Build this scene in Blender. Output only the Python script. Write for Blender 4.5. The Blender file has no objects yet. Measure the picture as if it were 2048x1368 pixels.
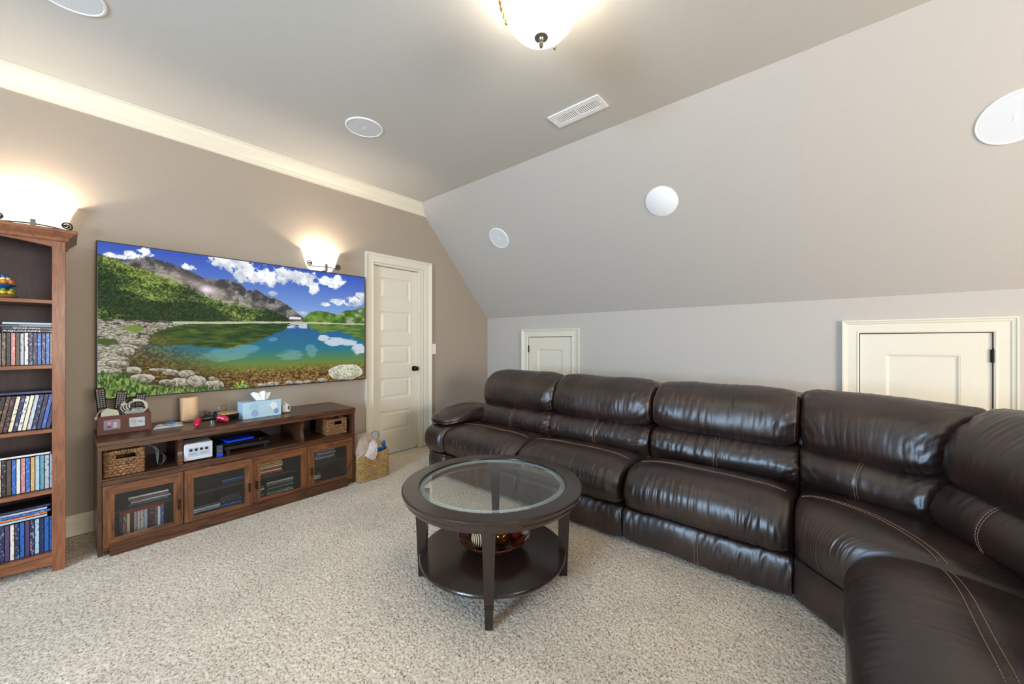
import bpy, bmesh, math, random
import numpy as np
from mathutils import Vector, Matrix, noise
random.seed(7)
RNG = np.random.default_rng(11)
SC = bpy.context.scene
COL = SC.collection
R = math.radians

# ------------------------------------------------------------------ camera, world, daylight, exposure
cam = bpy.data.cameras.new('camera'); camo = bpy.data.objects.new('camera', cam); COL.objects.link(camo)
cam.sensor_width = 36; cam.lens = 36*754/2048; cam.clip_start = .03
camo.location = (0, 0, 1.224); camo.rotation_euler = (R(90), 0, R(40.4-90)); SC.camera = camo
W = bpy.data.worlds.new('sky'); SC.world = W; W.use_nodes = True
W.node_tree.nodes['Background'].inputs[0].default_value = (.50, .68, 1, 1)
W.node_tree.nodes['Background'].inputs[1].default_value = 1.0
def area(name, loc, rot, sx, sy, power, col):
    l = bpy.data.lights.new(name, 'AREA'); l.shape = 'RECTANGLE'; l.size = sx; l.size_y = sy; l.energy = power; l.color = col
    o = bpy.data.objects.new(name, l); COL.objects.link(o); o.location = loc; o.rotation_euler = rot; return o
# daylight from the unseen left window; back window light added to brighten the room
area('window_daylight_left', (-3.33, .95, 1.45), (R(90), 0, R(-90)), 1.25, 1.15, 265, (.50, .73, 1))
area('added_fill_back', (.9, -3.53, 1.45), (R(90), 0, 0), 2.2, 1.35, 215, (1, .91, .80))
def point(name, loc, power, col, rad=.03):
    l = bpy.data.lights.new(name, 'POINT'); l.energy = power; l.color = col; l.shadow_soft_size = rad
    o = bpy.data.objects.new(name, l); COL.objects.link(o); o.location = loc; return o
SC.view_settings.view_transform = 'Standard'; SC.view_settings.look = 'None'
SC.view_settings.gamma = 1; SC.view_settings.use_curve_mapping = False
SC.view_settings.exposure = 0
SC.cycles.use_denoising = True
SC.cycles.max_bounces = 10; SC.cycles.diffuse_bounces = 6; SC.cycles.transparent_max_bounces = 16
SC.cycles.caustics_reflective = False; SC.cycles.caustics_refractive = False
SC.cycles.sample_clamp_indirect = 8

# ------------------------------------------------------------------ material helpers
def lin(c):
    f = lambda v: (v/12.92 if v <= .04045 else ((v+.055)/1.055)**2.4)
    return tuple(f(v/255) for v in c) + (1,)
MC = {}
def mat(name, base=(.5, .5, .5, 1), rough=.5, metal=0, spec=.5, coat=0, emit=None, es=0, var=0, scale=30, bump=0, bscale=200, stretch=(1, 1, 1), base2=None, detail=3, trans=0, ior=1.45, alpha=1, sheen=0, dist=0, coatr=.15):
    if name in MC: return MC[name]
    m = bpy.data.materials.new(name); m.use_nodes = True; nt = m.node_tree; b = nt.nodes['Principled BSDF']
    b.inputs['Roughness'].default_value = rough; b.inputs['Metallic'].default_value = metal
    b.inputs['Specular IOR Level'].default_value = spec; b.inputs['Coat Weight'].default_value = coat
    b.inputs['Coat Roughness'].default_value = coatr
    b.inputs['Transmission Weight'].default_value = trans; b.inputs['IOR'].default_value = ior; b.inputs['Alpha'].default_value = alpha
    b.inputs['Sheen Weight'].default_value = sheen
    if emit: b.inputs['Emission Color'].default_value = emit; b.inputs['Emission Strength'].default_value = es
    tc = nt.nodes.new('ShaderNodeTexCoord'); mp = nt.nodes.new('ShaderNodeMapping'); mp.inputs['Scale'].default_value = stretch
    nt.links.new(tc.outputs['Object'], mp.inputs[0])
    n = nt.nodes.new('ShaderNodeTexNoise'); n.inputs['Scale'].default_value = scale; n.inputs['Detail'].default_value = detail; n.inputs['Distortion'].default_value = dist
    nt.links.new(mp.outputs[0], n.inputs[0])
    cr = nt.nodes.new('ShaderNodeValToRGB'); cr.color_ramp.elements[0].position = .3; cr.color_ramp.elements[1].position = .7
    if base2 is None:
        base2 = tuple(min(1, v*(1+var)) for v in base[:3])+(1,); b1 = tuple(v*(1-var) for v in base[:3])+(1,)
    else: b1 = base
    cr.color_ramp.elements[0].color = b1; cr.color_ramp.elements[1].color = base2
    nt.links.new(n.outputs[0], cr.inputs[0]); nt.links.new(cr.outputs[0], b.inputs['Base Color'])
    if bump:
        n2 = nt.nodes.new('ShaderNodeTexNoise'); n2.inputs['Scale'].default_value = bscale; n2.inputs['Detail'].default_value = 2
        nt.links.new(mp.outputs[0], n2.inputs[0])
        bp = nt.nodes.new('ShaderNodeBump'); bp.inputs['Strength'].default_value = bump; bp.inputs['Distance'].default_value = .002
        nt.links.new(n2.outputs[0], bp.inputs['Height']); nt.links.new(bp.outputs[0], b.inputs['Normal'])
    MC[name] = m; return m
def wood(name, dark, light, axis='x', rough=.35, scale=9, coat=.25):
    st = {'x': (.12, 1, 1), 'y': (1, .12, 1), 'z': (1, 1, .12)}[axis]
    m = mat(name, lin(dark), rough, coat=coat, scale=scale*6, stretch=st, base2=lin(light), detail=6, bump=.25, bscale=scale*25, dist=1.2)
    return m
def simple(name, rgb, rough=.5, **k):
    k.setdefault('var', .04); return mat(name, lin(rgb), rough, **k)

M_ceil = simple('ceiling_paint', (204, 201, 194), .85, bump=.05, bscale=300, var=.01)
M_wallg = simple('grey_wall_paint', (194, 187, 178), .8, bump=.05, bscale=300, var=.01)
M_wallt = simple('taupe_wall_paint', (170, 156, 140), .8, bump=.05, bscale=300, var=.01)
M_trim = simple('cream_trim_paint', (229, 221, 202), .35, var=.01)
M_white = simple('white_plastic', (250, 250, 248), .45, var=.01)
M_grille = mat('speaker_grille', lin((222, 225, 227)), .6, var=.03, scale=900, bump=.3, bscale=1500)
M_black = simple('black_plastic', (22, 22, 24), .35)
M_blackm = simple('dark_bronze_metal', (48, 43, 39), .4, metal=.7)
M_console = wood('dark_oak', (50, 27, 16), (98, 60, 36), 'x', .33, 9, .15)
M_consolez = wood('dark_oak_upright', (50, 27, 16), (94, 57, 35), 'z', .33, 9, .15)
M_door = wood('red_oak_door', (70, 38, 19), (134, 82, 44), 'x', .35, 8, .2)
M_doorz = wood('red_oak_door_upright', (68, 37, 18), (130, 80, 43), 'z', .35, 8, .2)
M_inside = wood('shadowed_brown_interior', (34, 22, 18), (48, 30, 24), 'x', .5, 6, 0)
M_case = wood('cherry_wood', (112, 66, 42), (146, 92, 60), 'x', .38, 9, .15)
M_casez = wood('cherry_wood_upright', (112, 66, 42), (148, 94, 62), 'z', .38, 9, .15)
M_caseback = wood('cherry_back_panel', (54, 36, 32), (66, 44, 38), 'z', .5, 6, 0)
M_table = wood('espresso_wood', (36, 25, 20), (52, 37, 30), 'x', .26, 5, .35)
M_tablez = wood('espresso_wood_leg', (34, 24, 20), (50, 36, 29), 'z', .28, 5, .3)
M_thread = simple('tan_thread', (176, 140, 112), .6)
M_darkin = simple('black_lining', (14, 12, 12), .8)

def leather():
    m = bpy.data.materials.new('brown_leather'); m.use_nodes = True; nt = m.node_tree; b = nt.nodes['Principled BSDF']; L = nt.links.new
    tc = nt.nodes.new('ShaderNodeTexCoord')
    n = nt.nodes.new('ShaderNodeTexNoise'); n.inputs['Scale'].default_value = 5; n.inputs['Detail'].default_value = 1.5; L(tc.outputs['Object'], n.inputs[0])
    cr = nt.nodes.new('ShaderNodeValToRGB'); cr.color_ramp.elements[0].position = .35; cr.color_ramp.elements[1].position = .72
    cr.color_ramp.elements[0].color = lin((36, 24, 20)); cr.color_ramp.elements[1].color = lin((57, 39, 31))
    L(n.outputs[0], cr.inputs[0]); L(cr.outputs[0], b.inputs['Base Color'])
    mr = nt.nodes.new('ShaderNodeMapRange'); mr.inputs['To Min'].default_value = .29; mr.inputs['To Max'].default_value = .40; L(n.outputs[0], mr.inputs[0]); L(mr.outputs[0], b.inputs['Roughness'])
    b.inputs['Specular IOR Level'].default_value = .85
    v = nt.nodes.new('ShaderNodeTexVoronoi'); v.inputs['Scale'].default_value = 420; L(tc.outputs['Object'], v.inputs[0])
    n2 = nt.nodes.new('ShaderNodeTexNoise'); n2.inputs['Scale'].default_value = 30; n2.inputs['Detail'].default_value = 3; L(tc.outputs['Object'], n2.inputs[0])
    bp = nt.nodes.new('ShaderNodeBump'); bp.inputs['Strength'].default_value = .22; bp.inputs['Distance'].default_value = .0012; L(v.outputs[0], bp.inputs['Height'])
    b2 = nt.nodes.new('ShaderNodeBump'); b2.inputs['Strength'].default_value = .25; b2.inputs['Distance'].default_value = .003; L(n2.outputs[0], b2.inputs['Height']); L(bp.outputs[0], b2.inputs['Normal'])
    L(b2.outputs[0], b.inputs['Normal']); return m
M_leather = leather()

def carpet_mat():
    m = bpy.data.materials.new('speckled_beige_carpet'); m.use_nodes = True; nt = m.node_tree; b = nt.nodes['Principled BSDF']; L = nt.links.new
    tc = nt.nodes.new('ShaderNodeTexCoord')
    n = nt.nodes.new('ShaderNodeTexNoise'); n.inputs['Scale'].default_value = 120; n.inputs['Detail'].default_value = 4; n.inputs['Roughness'].default_value = .75; L(tc.outputs['Object'], n.inputs[0])
    cr = nt.nodes.new('ShaderNodeValToRGB'); e = cr.color_ramp.elements; e[0].position = .38; e[1].position = .60
    e[0].color = lin((134, 110, 90)); e[1].color = lin((244, 228, 207)); x = e.new(.46); x.color = lin((226, 208, 185))
    L(n.outputs[0], cr.inputs[0])
    n3 = nt.nodes.new('ShaderNodeTexNoise'); n3.inputs['Scale'].default_value = 2.2; n3.inputs['Detail'].default_value = 2; L(tc.outputs['Object'], n3.inputs[0])
    mx = nt.nodes.new('ShaderNodeMix'); mx.data_type = 'RGBA'; mx.blend_type = 'MULTIPLY'; mx.inputs[0].default_value = 1
    c2 = nt.nodes.new('ShaderNodeValToRGB'); c2.color_ramp.elements[0].position = .4; c2.color_ramp.elements[1].position = .6
    c2.color_ramp.elements[0].color = (.9, .9, .9, 1); c2.color_ramp.elements[1].color = (1, 1, 1, 1); L(n3.outputs[0], c2.inputs[0])
    L(cr.outputs[0], mx.inputs[6]); L(c2.outputs[0], mx.inputs[7]); L(mx.outputs[2], b.inputs['Base Color'])
    b.inputs['Roughness'].default_value = .95; b.inputs['Specular IOR Level'].default_value = .1; b.inputs['Sheen Weight'].default_value = .15
    n2 = nt.nodes.new('ShaderNodeTexNoise'); n2.inputs['Scale'].default_value = 260; n2.inputs['Detail'].default_value = 2; L(tc.outputs['Object'], n2.inputs[0])
    bp = nt.nodes.new('ShaderNodeBump'); bp.inputs['Strength'].default_value = .3; bp.inputs['Distance'].default_value = .003; L(n2.outputs[0], bp.inputs['Height']); L(bp.outputs[0], b.inputs['Normal'])
    return m
M_carpet = carpet_mat()

def glass_mat(name, tint=(1, 1, 1, 1), refl=.08, rough=0):
    m = bpy.data.materials.new(name); m.use_nodes = True; nt = m.node_tree; L = nt.links.new
    for n in list(nt.nodes): nt.nodes.remove(n)
    o = nt.nodes.new('ShaderNodeOutputMaterial'); t = nt.nodes.new('ShaderNodeBsdfTransparent'); t.inputs[0].default_value = tint
    g = nt.nodes.new('ShaderNodeBsdfGlossy'); g.inputs['Roughness'].default_value = rough
    f = nt.nodes.new('ShaderNodeFresnel'); f.inputs[0].default_value = 1.5
    a = nt.nodes.new('ShaderNodeMath'); a.operation = 'MULTIPLY_ADD'; a.inputs[1].default_value = 1.3; a.inputs[2].default_value = refl*.2; a.use_clamp = True
    ge = nt.nodes.new('ShaderNodeNewGeometry'); sb = nt.nodes.new('ShaderNodeMath'); sb.operation = 'SUBTRACT'; sb.inputs[0].default_value = 1; L(ge.outputs['Backfacing'], sb.inputs[1]); ml = nt.nodes.new('ShaderNodeMath'); ml.operation = 'MULTIPLY'
    mx = nt.nodes.new('ShaderNodeMixShader'); L(f.outputs[0], a.inputs[0]); L(a.outputs[0], ml.inputs[0]); L(sb.outputs[0], ml.inputs[1]); L(ml.outputs[0], mx.inputs[0]); L(t.outputs[0], mx.inputs[1]); L(g.outputs[0], mx.inputs[2]); L(mx.outputs[0], o.inputs[0])
    return m
M_glass = glass_mat('clear_table_glass', (.93, .97, .96, 1), .1)
M_pane = glass_mat('clear_window_glass', (1, 1, 1, 1), .05)
M_cabglass = glass_mat('smoked_cabinet_glass', (.88, .89, .89, 1), .15, .08)

# ------------------------------------------------------------------ geometry helpers
ORG = {}
def fin(me, mats, smooth):
    for m in (mats if isinstance(mats, (list, tuple)) else [mats]): me.materials.append(m)
    if smooth:
        me.polygons.foreach_set('use_smooth', [True]*len(me.polygons))
        if smooth != 'all':
            ang = 38 if smooth is True else smooth
            try: me.set_sharp_from_angle(angle=R(ang))
            except Exception: pass
def tag(o, label=None, cat=None, group=None, kind=None):
    if label: o['label'] = label
    if cat: o['category'] = cat
    if group: o['group'] = group
    if kind: o['kind'] = kind
    return o
def thing(name, loc, label, cat, group=None):
    o = bpy.data.objects.new(name, None); COL.objects.link(o); o.location = loc; o.empty_display_size = .05
    ORG[o.name] = Vector(loc); return tag(o, label, cat, group)
class G:
    def __init__(s): s.v = []; s.f = []; s.mi = []; s.m = 0
    def add(s, vs, fs):
        n = len(s.v); s.v += [tuple(v) for v in vs]; s.f += [tuple(i+n for i in f) for f in fs]; s.mi += [s.m]*len(fs); return s
    def box(s, x0, x1, y0, y1, z0, z1, b=0):
        if x0 > x1: x0, x1 = x1, x0
        if y0 > y1: y0, y1 = y1, y0
        if b:   # chamfered along all edges
            b = min(b, (x1-x0)*.45, (y1-y0)*.45, (z1-z0)*.45)
            vs = []; idx = {}
            for a, X in enumerate((x0, x1)):
                for c, Y in enumerate((y0, y1)):
                    for e, Z in enumerate((z0, z1)):
                        sx, sy, sz = (1-2*a)*b, (1-2*c)*b, (1-2*e)*b
                        for k, p in enumerate(((X, Y+sy, Z+sz), (X+sx, Y, Z+sz), (X+sx, Y+sy, Z))):
                            idx[a, c, e, k] = len(vs); vs.append(p)
            I = idx; fs = []
            for a in (0, 1):
                q = [I[a, 0, 0, 0], I[a, 1, 0, 0], I[a, 1, 1, 0], I[a, 0, 1, 0]]; fs.append(q if a else q[::-1])
                q = [I[0, a, 0, 1], I[1, a, 0, 1], I[1, a, 1, 1], I[0, a, 1, 1]]; fs.append(q[::-1] if a else q)
                q = [I[0, 0, a, 2], I[1, 0, a, 2], I[1, 1, a, 2], I[0, 1, a, 2]]; fs.append(q if a else q[::-1])
            for a in (0, 1):
                for c in (0, 1):
                    q = [I[a, c, 0, 0], I[a, c, 1, 0], I[a, c, 1, 1], I[a, c, 0, 1]]; fs.append(q if (a ^ c) else q[::-1])
                    q = [I[a, 0, c, 0], I[a, 1, c, 0], I[a, 1, c, 2], I[a, 0, c, 2]]; fs.append(q[::-1] if (a ^ c) else q)
                    q = [I[0, a, c, 1], I[1, a, c, 1], I[1, a, c, 2], I[0, a, c, 2]]; fs.append(q if (a ^ c) else q[::-1])
            for a in (0, 1):
                for c in (0, 1):
                    for e in (0, 1):
                        q = [I[a, c, e, 0], I[a, c, e, 1], I[a, c, e, 2]]; fs.append(q if (a+c+e) % 2 else q[::-1])
            return s.add(vs, fs)
        vs = [(x, y, z) for x in (x0, x1) for y in (y0, y1) for z in (z0, z1)]
        return s.add(vs, [(0, 1, 3, 2), (4, 6, 7, 5), (0, 4, 5, 1), (2, 3, 7, 6), (0, 2, 6, 4), (1, 5, 7, 3)])
    def loft(s, rings, closed=True, caps=True):
        n = len(rings[0]); vs = [p for r in rings for p in r]; fs = []
        for i in range(len(rings)-1):
            for j in range(n if closed else n-1):
                k = (j+1) % n; fs.append((i*n+j, i*n+k, (i+1)*n+k, (i+1)*n+j))
        if caps and closed: fs.append(tuple(range(n))[::-1]); fs.append(tuple((len(rings)-1)*n+j for j in range(n)))
        return s.add(vs, fs)
    def lathe(s, prof, c=(0, 0, 0), n=32, ax='z', squash=1, caps=True):
        rings = []
        for r, h in prof:
            ring = []
            for j in range(n):
                a = 2*math.pi*j/n; u, v = r*math.cos(a), r*math.sin(a)*squash
                p = {'z': (u, v, h), 'y': (u, h, -v), 'x': (h, u, v)}[ax]
                ring.append((c[0]+p[0], c[1]+p[1], c[2]+p[2]))
            rings.append(ring)
        return s.loft(rings, caps=caps)
    def tube(s, pts, r, n=8, closed=False, rf=None):
        P = [Vector(p) for p in pts]; m = len(P); rings = []; up = Vector((0, 0, 1)); N = None
        for i in range(m):
            t = (P[(i+1) % m]-P[i-1]) if closed else (P[min(i+1, m-1)]-P[max(i-1, 0)])
            if t.length < 1e-9: t = Vector((1, 0, 0))
            t.normalize()
            if N is None: N = t.cross(up if abs(t.z) < .9 else Vector((1, 0, 0))).normalized()
            else:
                N = N-t*N.dot(t)
                if N.length < 1e-6: N = t.orthogonal()
                N.normalize()
            B = t.cross(N); rr = r*(rf(i/(m-1)) if rf else 1)
            rings.append([tuple(P[i]+(N*math.cos(2*math.pi*j/n)+B*math.sin(2*math.pi*j/n))*rr) for j in range(n)])
        if closed: rings.append(rings[0]); return s.loft(rings, caps=False)
        return s.loft(rings)
    def ball(s, c, r, n=20, sc=(1, 1, 1)):
        pr = [(max(1e-5, r*math.sin(math.pi*i/n)), -r*math.cos(math.pi*i/n)) for i in range(n+1)]
        k = len(s.v); s.lathe(pr, (0, 0, 0), n*2)
        for i in range(k, len(s.v)): x, y, z = s.v[i]; s.v[i] = (c[0]+x*sc[0], c[1]+y*sc[1], c[2]+z*sc[2])
        return s
    def xf(s, M, k0=0):
        for i in range(k0, len(s.v)): s.v[i] = tuple(M @ Vector(s.v[i]))
        return s
    def build(s, name, mats, parent=None, smooth=False, label=None, weld=False):
        me = bpy.data.meshes.new(name); o = None
        off = Vector((0, 0, 0)); q = parent
        while q is not None: off += Vector(q.location); q = q.parent
        me.from_pydata([tuple(Vector(v)-off) for v in s.v], [], s.f)
        fin(me, mats, smooth)
        if isinstance(mats, (list, tuple)) and len(mats) > 1: me.polygons.foreach_set('material_index', s.mi)
        me.validate(); me.update()
        if weld:
            bm = bmesh.new(); bm.from_mesh(me); bmesh.ops.remove_doubles(bm, verts=bm.verts, dist=1e-5); bmesh.ops.recalc_face_normals(bm, faces=bm.faces); bm.to_mesh(me); bm.free()
        o = bpy.data.objects.new(name, me); COL.objects.link(o)
        if parent is not None: o.parent = parent
        if label: o['label'] = label
        return o
def bx(name, m, x0, x1, y0, y1, z0, z1, parent=None, b=0, label=None):
    return G().box(x0, x1, y0, y1, z0, z1, b).build(name, m, parent, False, label)
def rot_about(c, ax, deg): return Matrix.Translation(c) @ Matrix.Rotation(R(deg), 4, ax) @ Matrix.Translation(-Vector(c))
def text(name, s, m, parent, loc, size, rot, depth=.0004, spin=None, sx=1, align='CENTER'):
    cu = bpy.data.curves.new(name, 'FONT'); cu.body = s; cu.size = size; cu.extrude = depth; cu.align_x = align; cu.align_y = 'CENTER'; cu.resolution_u = 2
    t = bpy.data.objects.new(name, cu); COL.objects.link(t)
    dg = bpy.context.evaluated_depsgraph_get(); me = bpy.data.meshes.new_from_object(t.evaluated_get(dg)); bpy.data.objects.remove(t)
    me.materials.clear(); me.materials.append(m)
    off = Vector((0, 0, 0)); q = parent
    while q is not None: off += Vector(q.location); q = q.parent
    M = Matrix.Translation(Vector(loc)-off) @ rot @ Matrix.Diagonal((sx, 1, 1, 1))
    me.transform(M); o = bpy.data.objects.new(name, me); COL.objects.link(o); o.parent = parent; return o
RX90 = Matrix.Rotation(R(90), 4, 'X')
def catmull(P, n, closed=True):
    P = [np.array(p, float) for p in P]; m = len(P); out = []
    for k in range(n):
        t = k/n*m if closed else k/(n-1)*(m-1)
        i = int(t); u = t-i
        g = (lambda q: P[q % m]) if closed else (lambda q: P[max(0, min(m-1, q))])
        a, b, c, d = g(i-1), g(i), g(i+1), g(i+2)
        out.append(.5*((2*b)+(-a+c)*u+(2*a-5*b+4*c-d)*u*u+(-a+3*b-3*c+d)*u**3))
    return np.array(out)

# ------------------------------------------------------------------ room shell
XL, XW, YT, YB, H, KH = -3.2, 3.776, 3.66, -3.4, 2.82, 1.55
XS = 2.613; K = (H-KH)/(XW-XS)
def struct(o, label=None): o['kind'] = 'structure'; return o
struct(bx('floor', M_carpet, XL-.1, XW+.1, YB-.1, YT+.1, -.1, -.006))
struct(bx('ceiling', M_ceil, XL-.1, XS+.06, YB-.1, YT+.1, H, H+.1))
# TV wall (taupe), opening for the door
DX0, DX1, DZ = 2.055, 2.70, 2.06
g = G()
prof_top = lambda x: min(H, KH+(XW-x)*K)
def wallpoly(g, pts, y0, y1):
    n = len(pts); vs = [(x, y0, z) for x, z in pts]+[(x, y1, z) for x, z in pts]
    fs = [tuple(range(n)), tuple(range(2*n-1, n-1, -1))]+[(i, i+n, (i+1) % n+n, (i+1) % n) for i in range(n)]
    g.add(vs, fs)
wallpoly(g, [(XL-.1, -.05), (DX0, -.05), (DX0, H), (XL-.1, H)], YT, YT+.12)
wallpoly(g, [(DX0, DZ), (DX1, DZ), (DX1, prof_top(DX1)), (XS, H), (DX0, H)], YT, YT+.12)
wallpoly(g, [(DX1, -.05), (XW, -.05), (XW, KH), (DX1, prof_top(DX1))], YT, YT+.12)
struct(g.build('wall_front', M_wallt))
# sloped ceiling and knee wall
g = G(); nx, nz = math.sin(math.atan(K)), math.cos(math.atan(K))
rr = [[(XS, y, H), (XW, y, KH), (XW+.12*nx, y, KH+.12*nz), (XS+.12*nx, y, H+.12*nz)] for y in (YB-.1, YT+.1)]
struct(g.loft(rr).build('wall_slope', M_wallg))
# knee wall with the two access hatch openings
HA = [(2.294, 2.939), (-.771, -.147)]; HZ0, HZ1 = .42, 1.288
g = G()
ys = [YB-.1, HA[1][0], HA[1][1], HA[0][0], HA[0][1], YT+.1]
for i in range(5):
    if i in (1, 3): g.box(XW, XW+.12, ys[i], ys[i+1], -.05, HZ0); g.box(XW, XW+.12, ys[i], ys[i+1], HZ1, KH)
    else: g.box(XW, XW+.12, ys[i], ys[i+1], -.05, KH)
struct(g.build('wall_right', M_wallg))
def holewall(name, axis, p0, p1, a0, a1, b0, b1, z0, z1, m):
    g = G()
    def B(u0, u1, w0, w1):
        if axis == 'x': g.box(p0, p1, u0, u1, w0, w1)
        else: g.box(u0, u1, p0, p1, w0, w1)
    B(a0, b0, -.05, H); B(b1, a1, -.05, H); B(b0, b1, -.05, z0); B(b0, b1, z1, H)
    return struct(g.build(name, m))
holewall('wall_left', 'x', XL-.12, XL, YB-.1, YT+.1, -.15, 2.05, .78, 2.13, M_wallg)
holewall('wall_back', 'y', YB-.12, YB, XL-.1, XW+.1, -.2, 2.0, .78, 2.13, M_wallg)
def window(name, axis, p, a, b):
    r = struct(G().box(*((p-.03, p+.01, a-.07, a, .71, 2.2) if axis == 'x' else (a-.07, a, p-.03, p+.01, .71, 2.2))).build(name, M_trim))
    def B(nm, u0, u1, w0, w1, m=M_trim, t=.02):
        q = (p-.06-t, p-.06+t, u0, u1, w0, w1) if axis == 'x' else (u0, u1, p-.06-t, p-.06+t, w0, w1)
        bx(nm, m, *q, parent=r)
    B('casing', b, b+.07, .71, 2.2, t=.07); B('casing', a, b, 2.13, 2.2, t=.07); B('sill', a-.1, b+.1, .74, .78, t=.1)
    mid = (a+b)/2
    B('mullion', mid-.03, mid+.03, .78, 2.13); B('sash_rail', a, b, 1.43, 1.48)
    for u0, u1 in ((a, mid-.03), (mid+.03, b)):
        for w0, w1 in ((.78, 1.43), (1.48, 2.13)): B('pane', u0, u1, w0, w1, M_pane, .002)
window('window_1', 'x', XL, -.15, 2.05); window('added_window_2', 'y', YB, -.2, 2.0)  # the back wall window is an unseen addition, there to brighten the table
# crown moulding along the TV wall, cut by the slope
cp = [(0, 2.695), (.012, 2.695), (.012, 2.712), (.020, 2.720), (.020, 2.732), (.030, 2.742), (.052, 2.762), (.072, 2.782), (.080, 2.800), (.080, 2.806), (.092, 2.806), (.092, H-.001), (0, H-.001)]
g = G(); g.loft([[(XL, YT-d, z) for d, z in cp], [(XW-(z-KH)/K-.002, YT-d, z) for d, z in cp]])
tr = struct(g.build('trim_1', M_trim))
# baseboards
bp_ = [(0, 0), (.016, 0), (.016, .095), (.011, .105), (.011, .118), (.006, .128), (0, .13)]
def base(name, A, B, nrm):
    g = G(); g.loft([[(p[0]+nrm[0]*d, p[1]+nrm[1]*d, z) for d, z in bp_] for p in (A, B)]); struct(g.build(name, M_trim))
base('baseboard_front', (XL, YT), (1.965, YT), (0, -1)); base('baseboard_front.001', (2.80, YT), (XW, YT), (0, -1))
base('baseboard_right', (XW, YB), (XW, YT), (-1, 0)); base('baseboard_left', (XL, YB), (XL, YT), (1, 0)); base('baseboard_back', (XL, YB), (XW, YB), (0, 1))
# casing profile sweep (mitred): list of rect corner paths in wall plane
CP = [(0, 0), (0, .012), (.008, .016), (.016, .012), (.064, .014), (.068, .020), (.080, .024), (.086, .030), (.094, .030), (.094, 0)]
def casing(name, P3, parent, w=1.0, close=False):
    # P3: inner-edge path points (3D) with outward directions (unit in plane) and wall normal
    g = G(); rings = []
    for p, o, n in P3: rings.append([tuple(Vector(p)+Vector(o)*(a*w)+Vector(n)*t) for a, t in CP])
    if close: rings.append(rings[0])
    g.loft(rings, caps=not close); return g.build(name, M_trim, parent)
# main door
d1 = struct(thing('door_1', (2.35, 3.74, 0), None, None))
sx0, sx1, sz0, sz1 = DX0+.012, DX1-.060, .012, 2.035
sx1 = 2.636
pan = [(1.925, 1.690), (1.556, 1.320), (1.188, .968), (.829, .602), (.468, .246)]
px0, px1 = 2.160, 2.542
YD = 3.70
g = G()
g.box(sx0, px0, YD, YD+.035, sz0, sz1); g.box(px1, sx1, YD, YD+.035, sz0, sz1)
zs = [sz1]+[z for p in pan for z in p]+[sz0]
for i in range(0, 12, 2): g.box(px0, px1, YD, YD+.035, zs[i+1], zs[i])
g.box(px0, px1, YD+.014, YD+.035, sz0+.01, sz1-.01)
g.build('door_slab', M_trim, d1)
for zt, zb in pan:
    g = G(); q = lambda i, y: [(px0+i, y, zb+i), (px1-i, y, zb+i), (px1-i, y, zt-i), (px0+i, y, zt-i)]
    g.loft([q(0, YD+.014), q(0, YD+.004), q(.008, YD+.010), q(.014, YD+.013), q(.045, YD+.003), q(.05, YD+.003)][::-1]); g.build('door_panel', M_trim, d1)
g = G(); g.lathe([(.001, YD-.062), (.018, YD-.062), (.026, YD-.052), (.028, YD-.042), (.024, YD-.030), (.012, YD-.022), (.010, YD-.010), (.030, YD-.008), (.032, YD), (.001, YD)], (2.594, 0, .918), 24, 'y')
g.build('door_knob', M_blackm, d1, True, 'black round door knob')
g = G(); g.box(DX0, sx0-.002, YT, YT+.1, 0, DZ); g.box(sx1+.003, sx1+.018, YT+.0, YT+.1, 0, DZ-.022); g.box(DX0, DX1, YT, YT+.1, DZ-.02, DZ); g.box(sx1+.018, DX1, YT, YT+.1, 0, DZ-.02)
g.box(sx0, sx1, YD+.036, YD+.046, 0, DZ-.02)
g.build('door_jamb', M_trim, d1)
ci0, ci1, cz = 2.062, 2.705, 2.062
n = (0, -1, 0)
casing('door_casing', [((ci0, YT, 0), (-1, 0, 0), n), ((ci0, YT, cz), (-1, 0, 1), n), ((ci1, YT, cz), (1, 0, 1), n), ((ci1, YT, 0), (1, 0, 0), n)], d1)
# access hatches in knee wall
for k, (y0, y1) in enumerate(HA):
    d = struct(thing('door_%d' % (k+2), (XW, (y0+y1)/2, .42), None, None))
    n = (-1, 0, 0)
    casing('hatch_casing', [((XW, y0, HZ0), (0, -1, -1), n), ((XW, y1, HZ0), (0, 1, -1), n), ((XW, y1, HZ1), (0, 1, 1), n), ((XW, y0, HZ1), (0, -1, 1), n)], d, 1.0, True)
    a, b, z0, z1 = y0+.006, y1-.006, HZ0+.006, HZ1-.006
    pa, pb, pz0, pz1 = a+.13, b-.13, z0+.14, z1-.14
    X = XW+.004; g = G()
    g.box(X, X+.03, a, pa, z0, z1); g.box(X, X+.03, pb, b, z0, z1); g.box(X, X+.03, pa, pb, z0, pz0); g.box(X, X+.03, pa, pb, pz1, z1)
    g.build('hatch_slab', M_trim, d)
    q = lambda i, x: [(x, pa+i, pz0+i), (x, pb-i, pz0+i), (x, pb-i, pz1-i), (x, pa+i, pz1-i)]
    G().loft([q(0, X+.02), q(0, X+.002), q(.006, X+.001), q(.016, X+.008), q(.022, X+.010)]).build('hatch_panel', M_trim, d)
    bx('backing', M_darkin, XW+.05, XW+.06, y0-.02, y1+.02, HZ0-.02, HZ1+.02, d)
    yh = b if k == 0 else a-.004
    g = G(); g.lathe([(.007, 1.095), (.007, 1.175)], (XW-.008, yh, 0), 12); g.lathe([(.004, 1.17), (.005, 1.18), (.001, 1.186)], (XW-.008, yh, 0), 12); g.box(XW-.006, XW+.006, yh-.005, yh+.012 if k else yh+.006, 1.095, 1.175)
    g.build('hinge', M_blackm, d, True, 'black door hinge')
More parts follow.
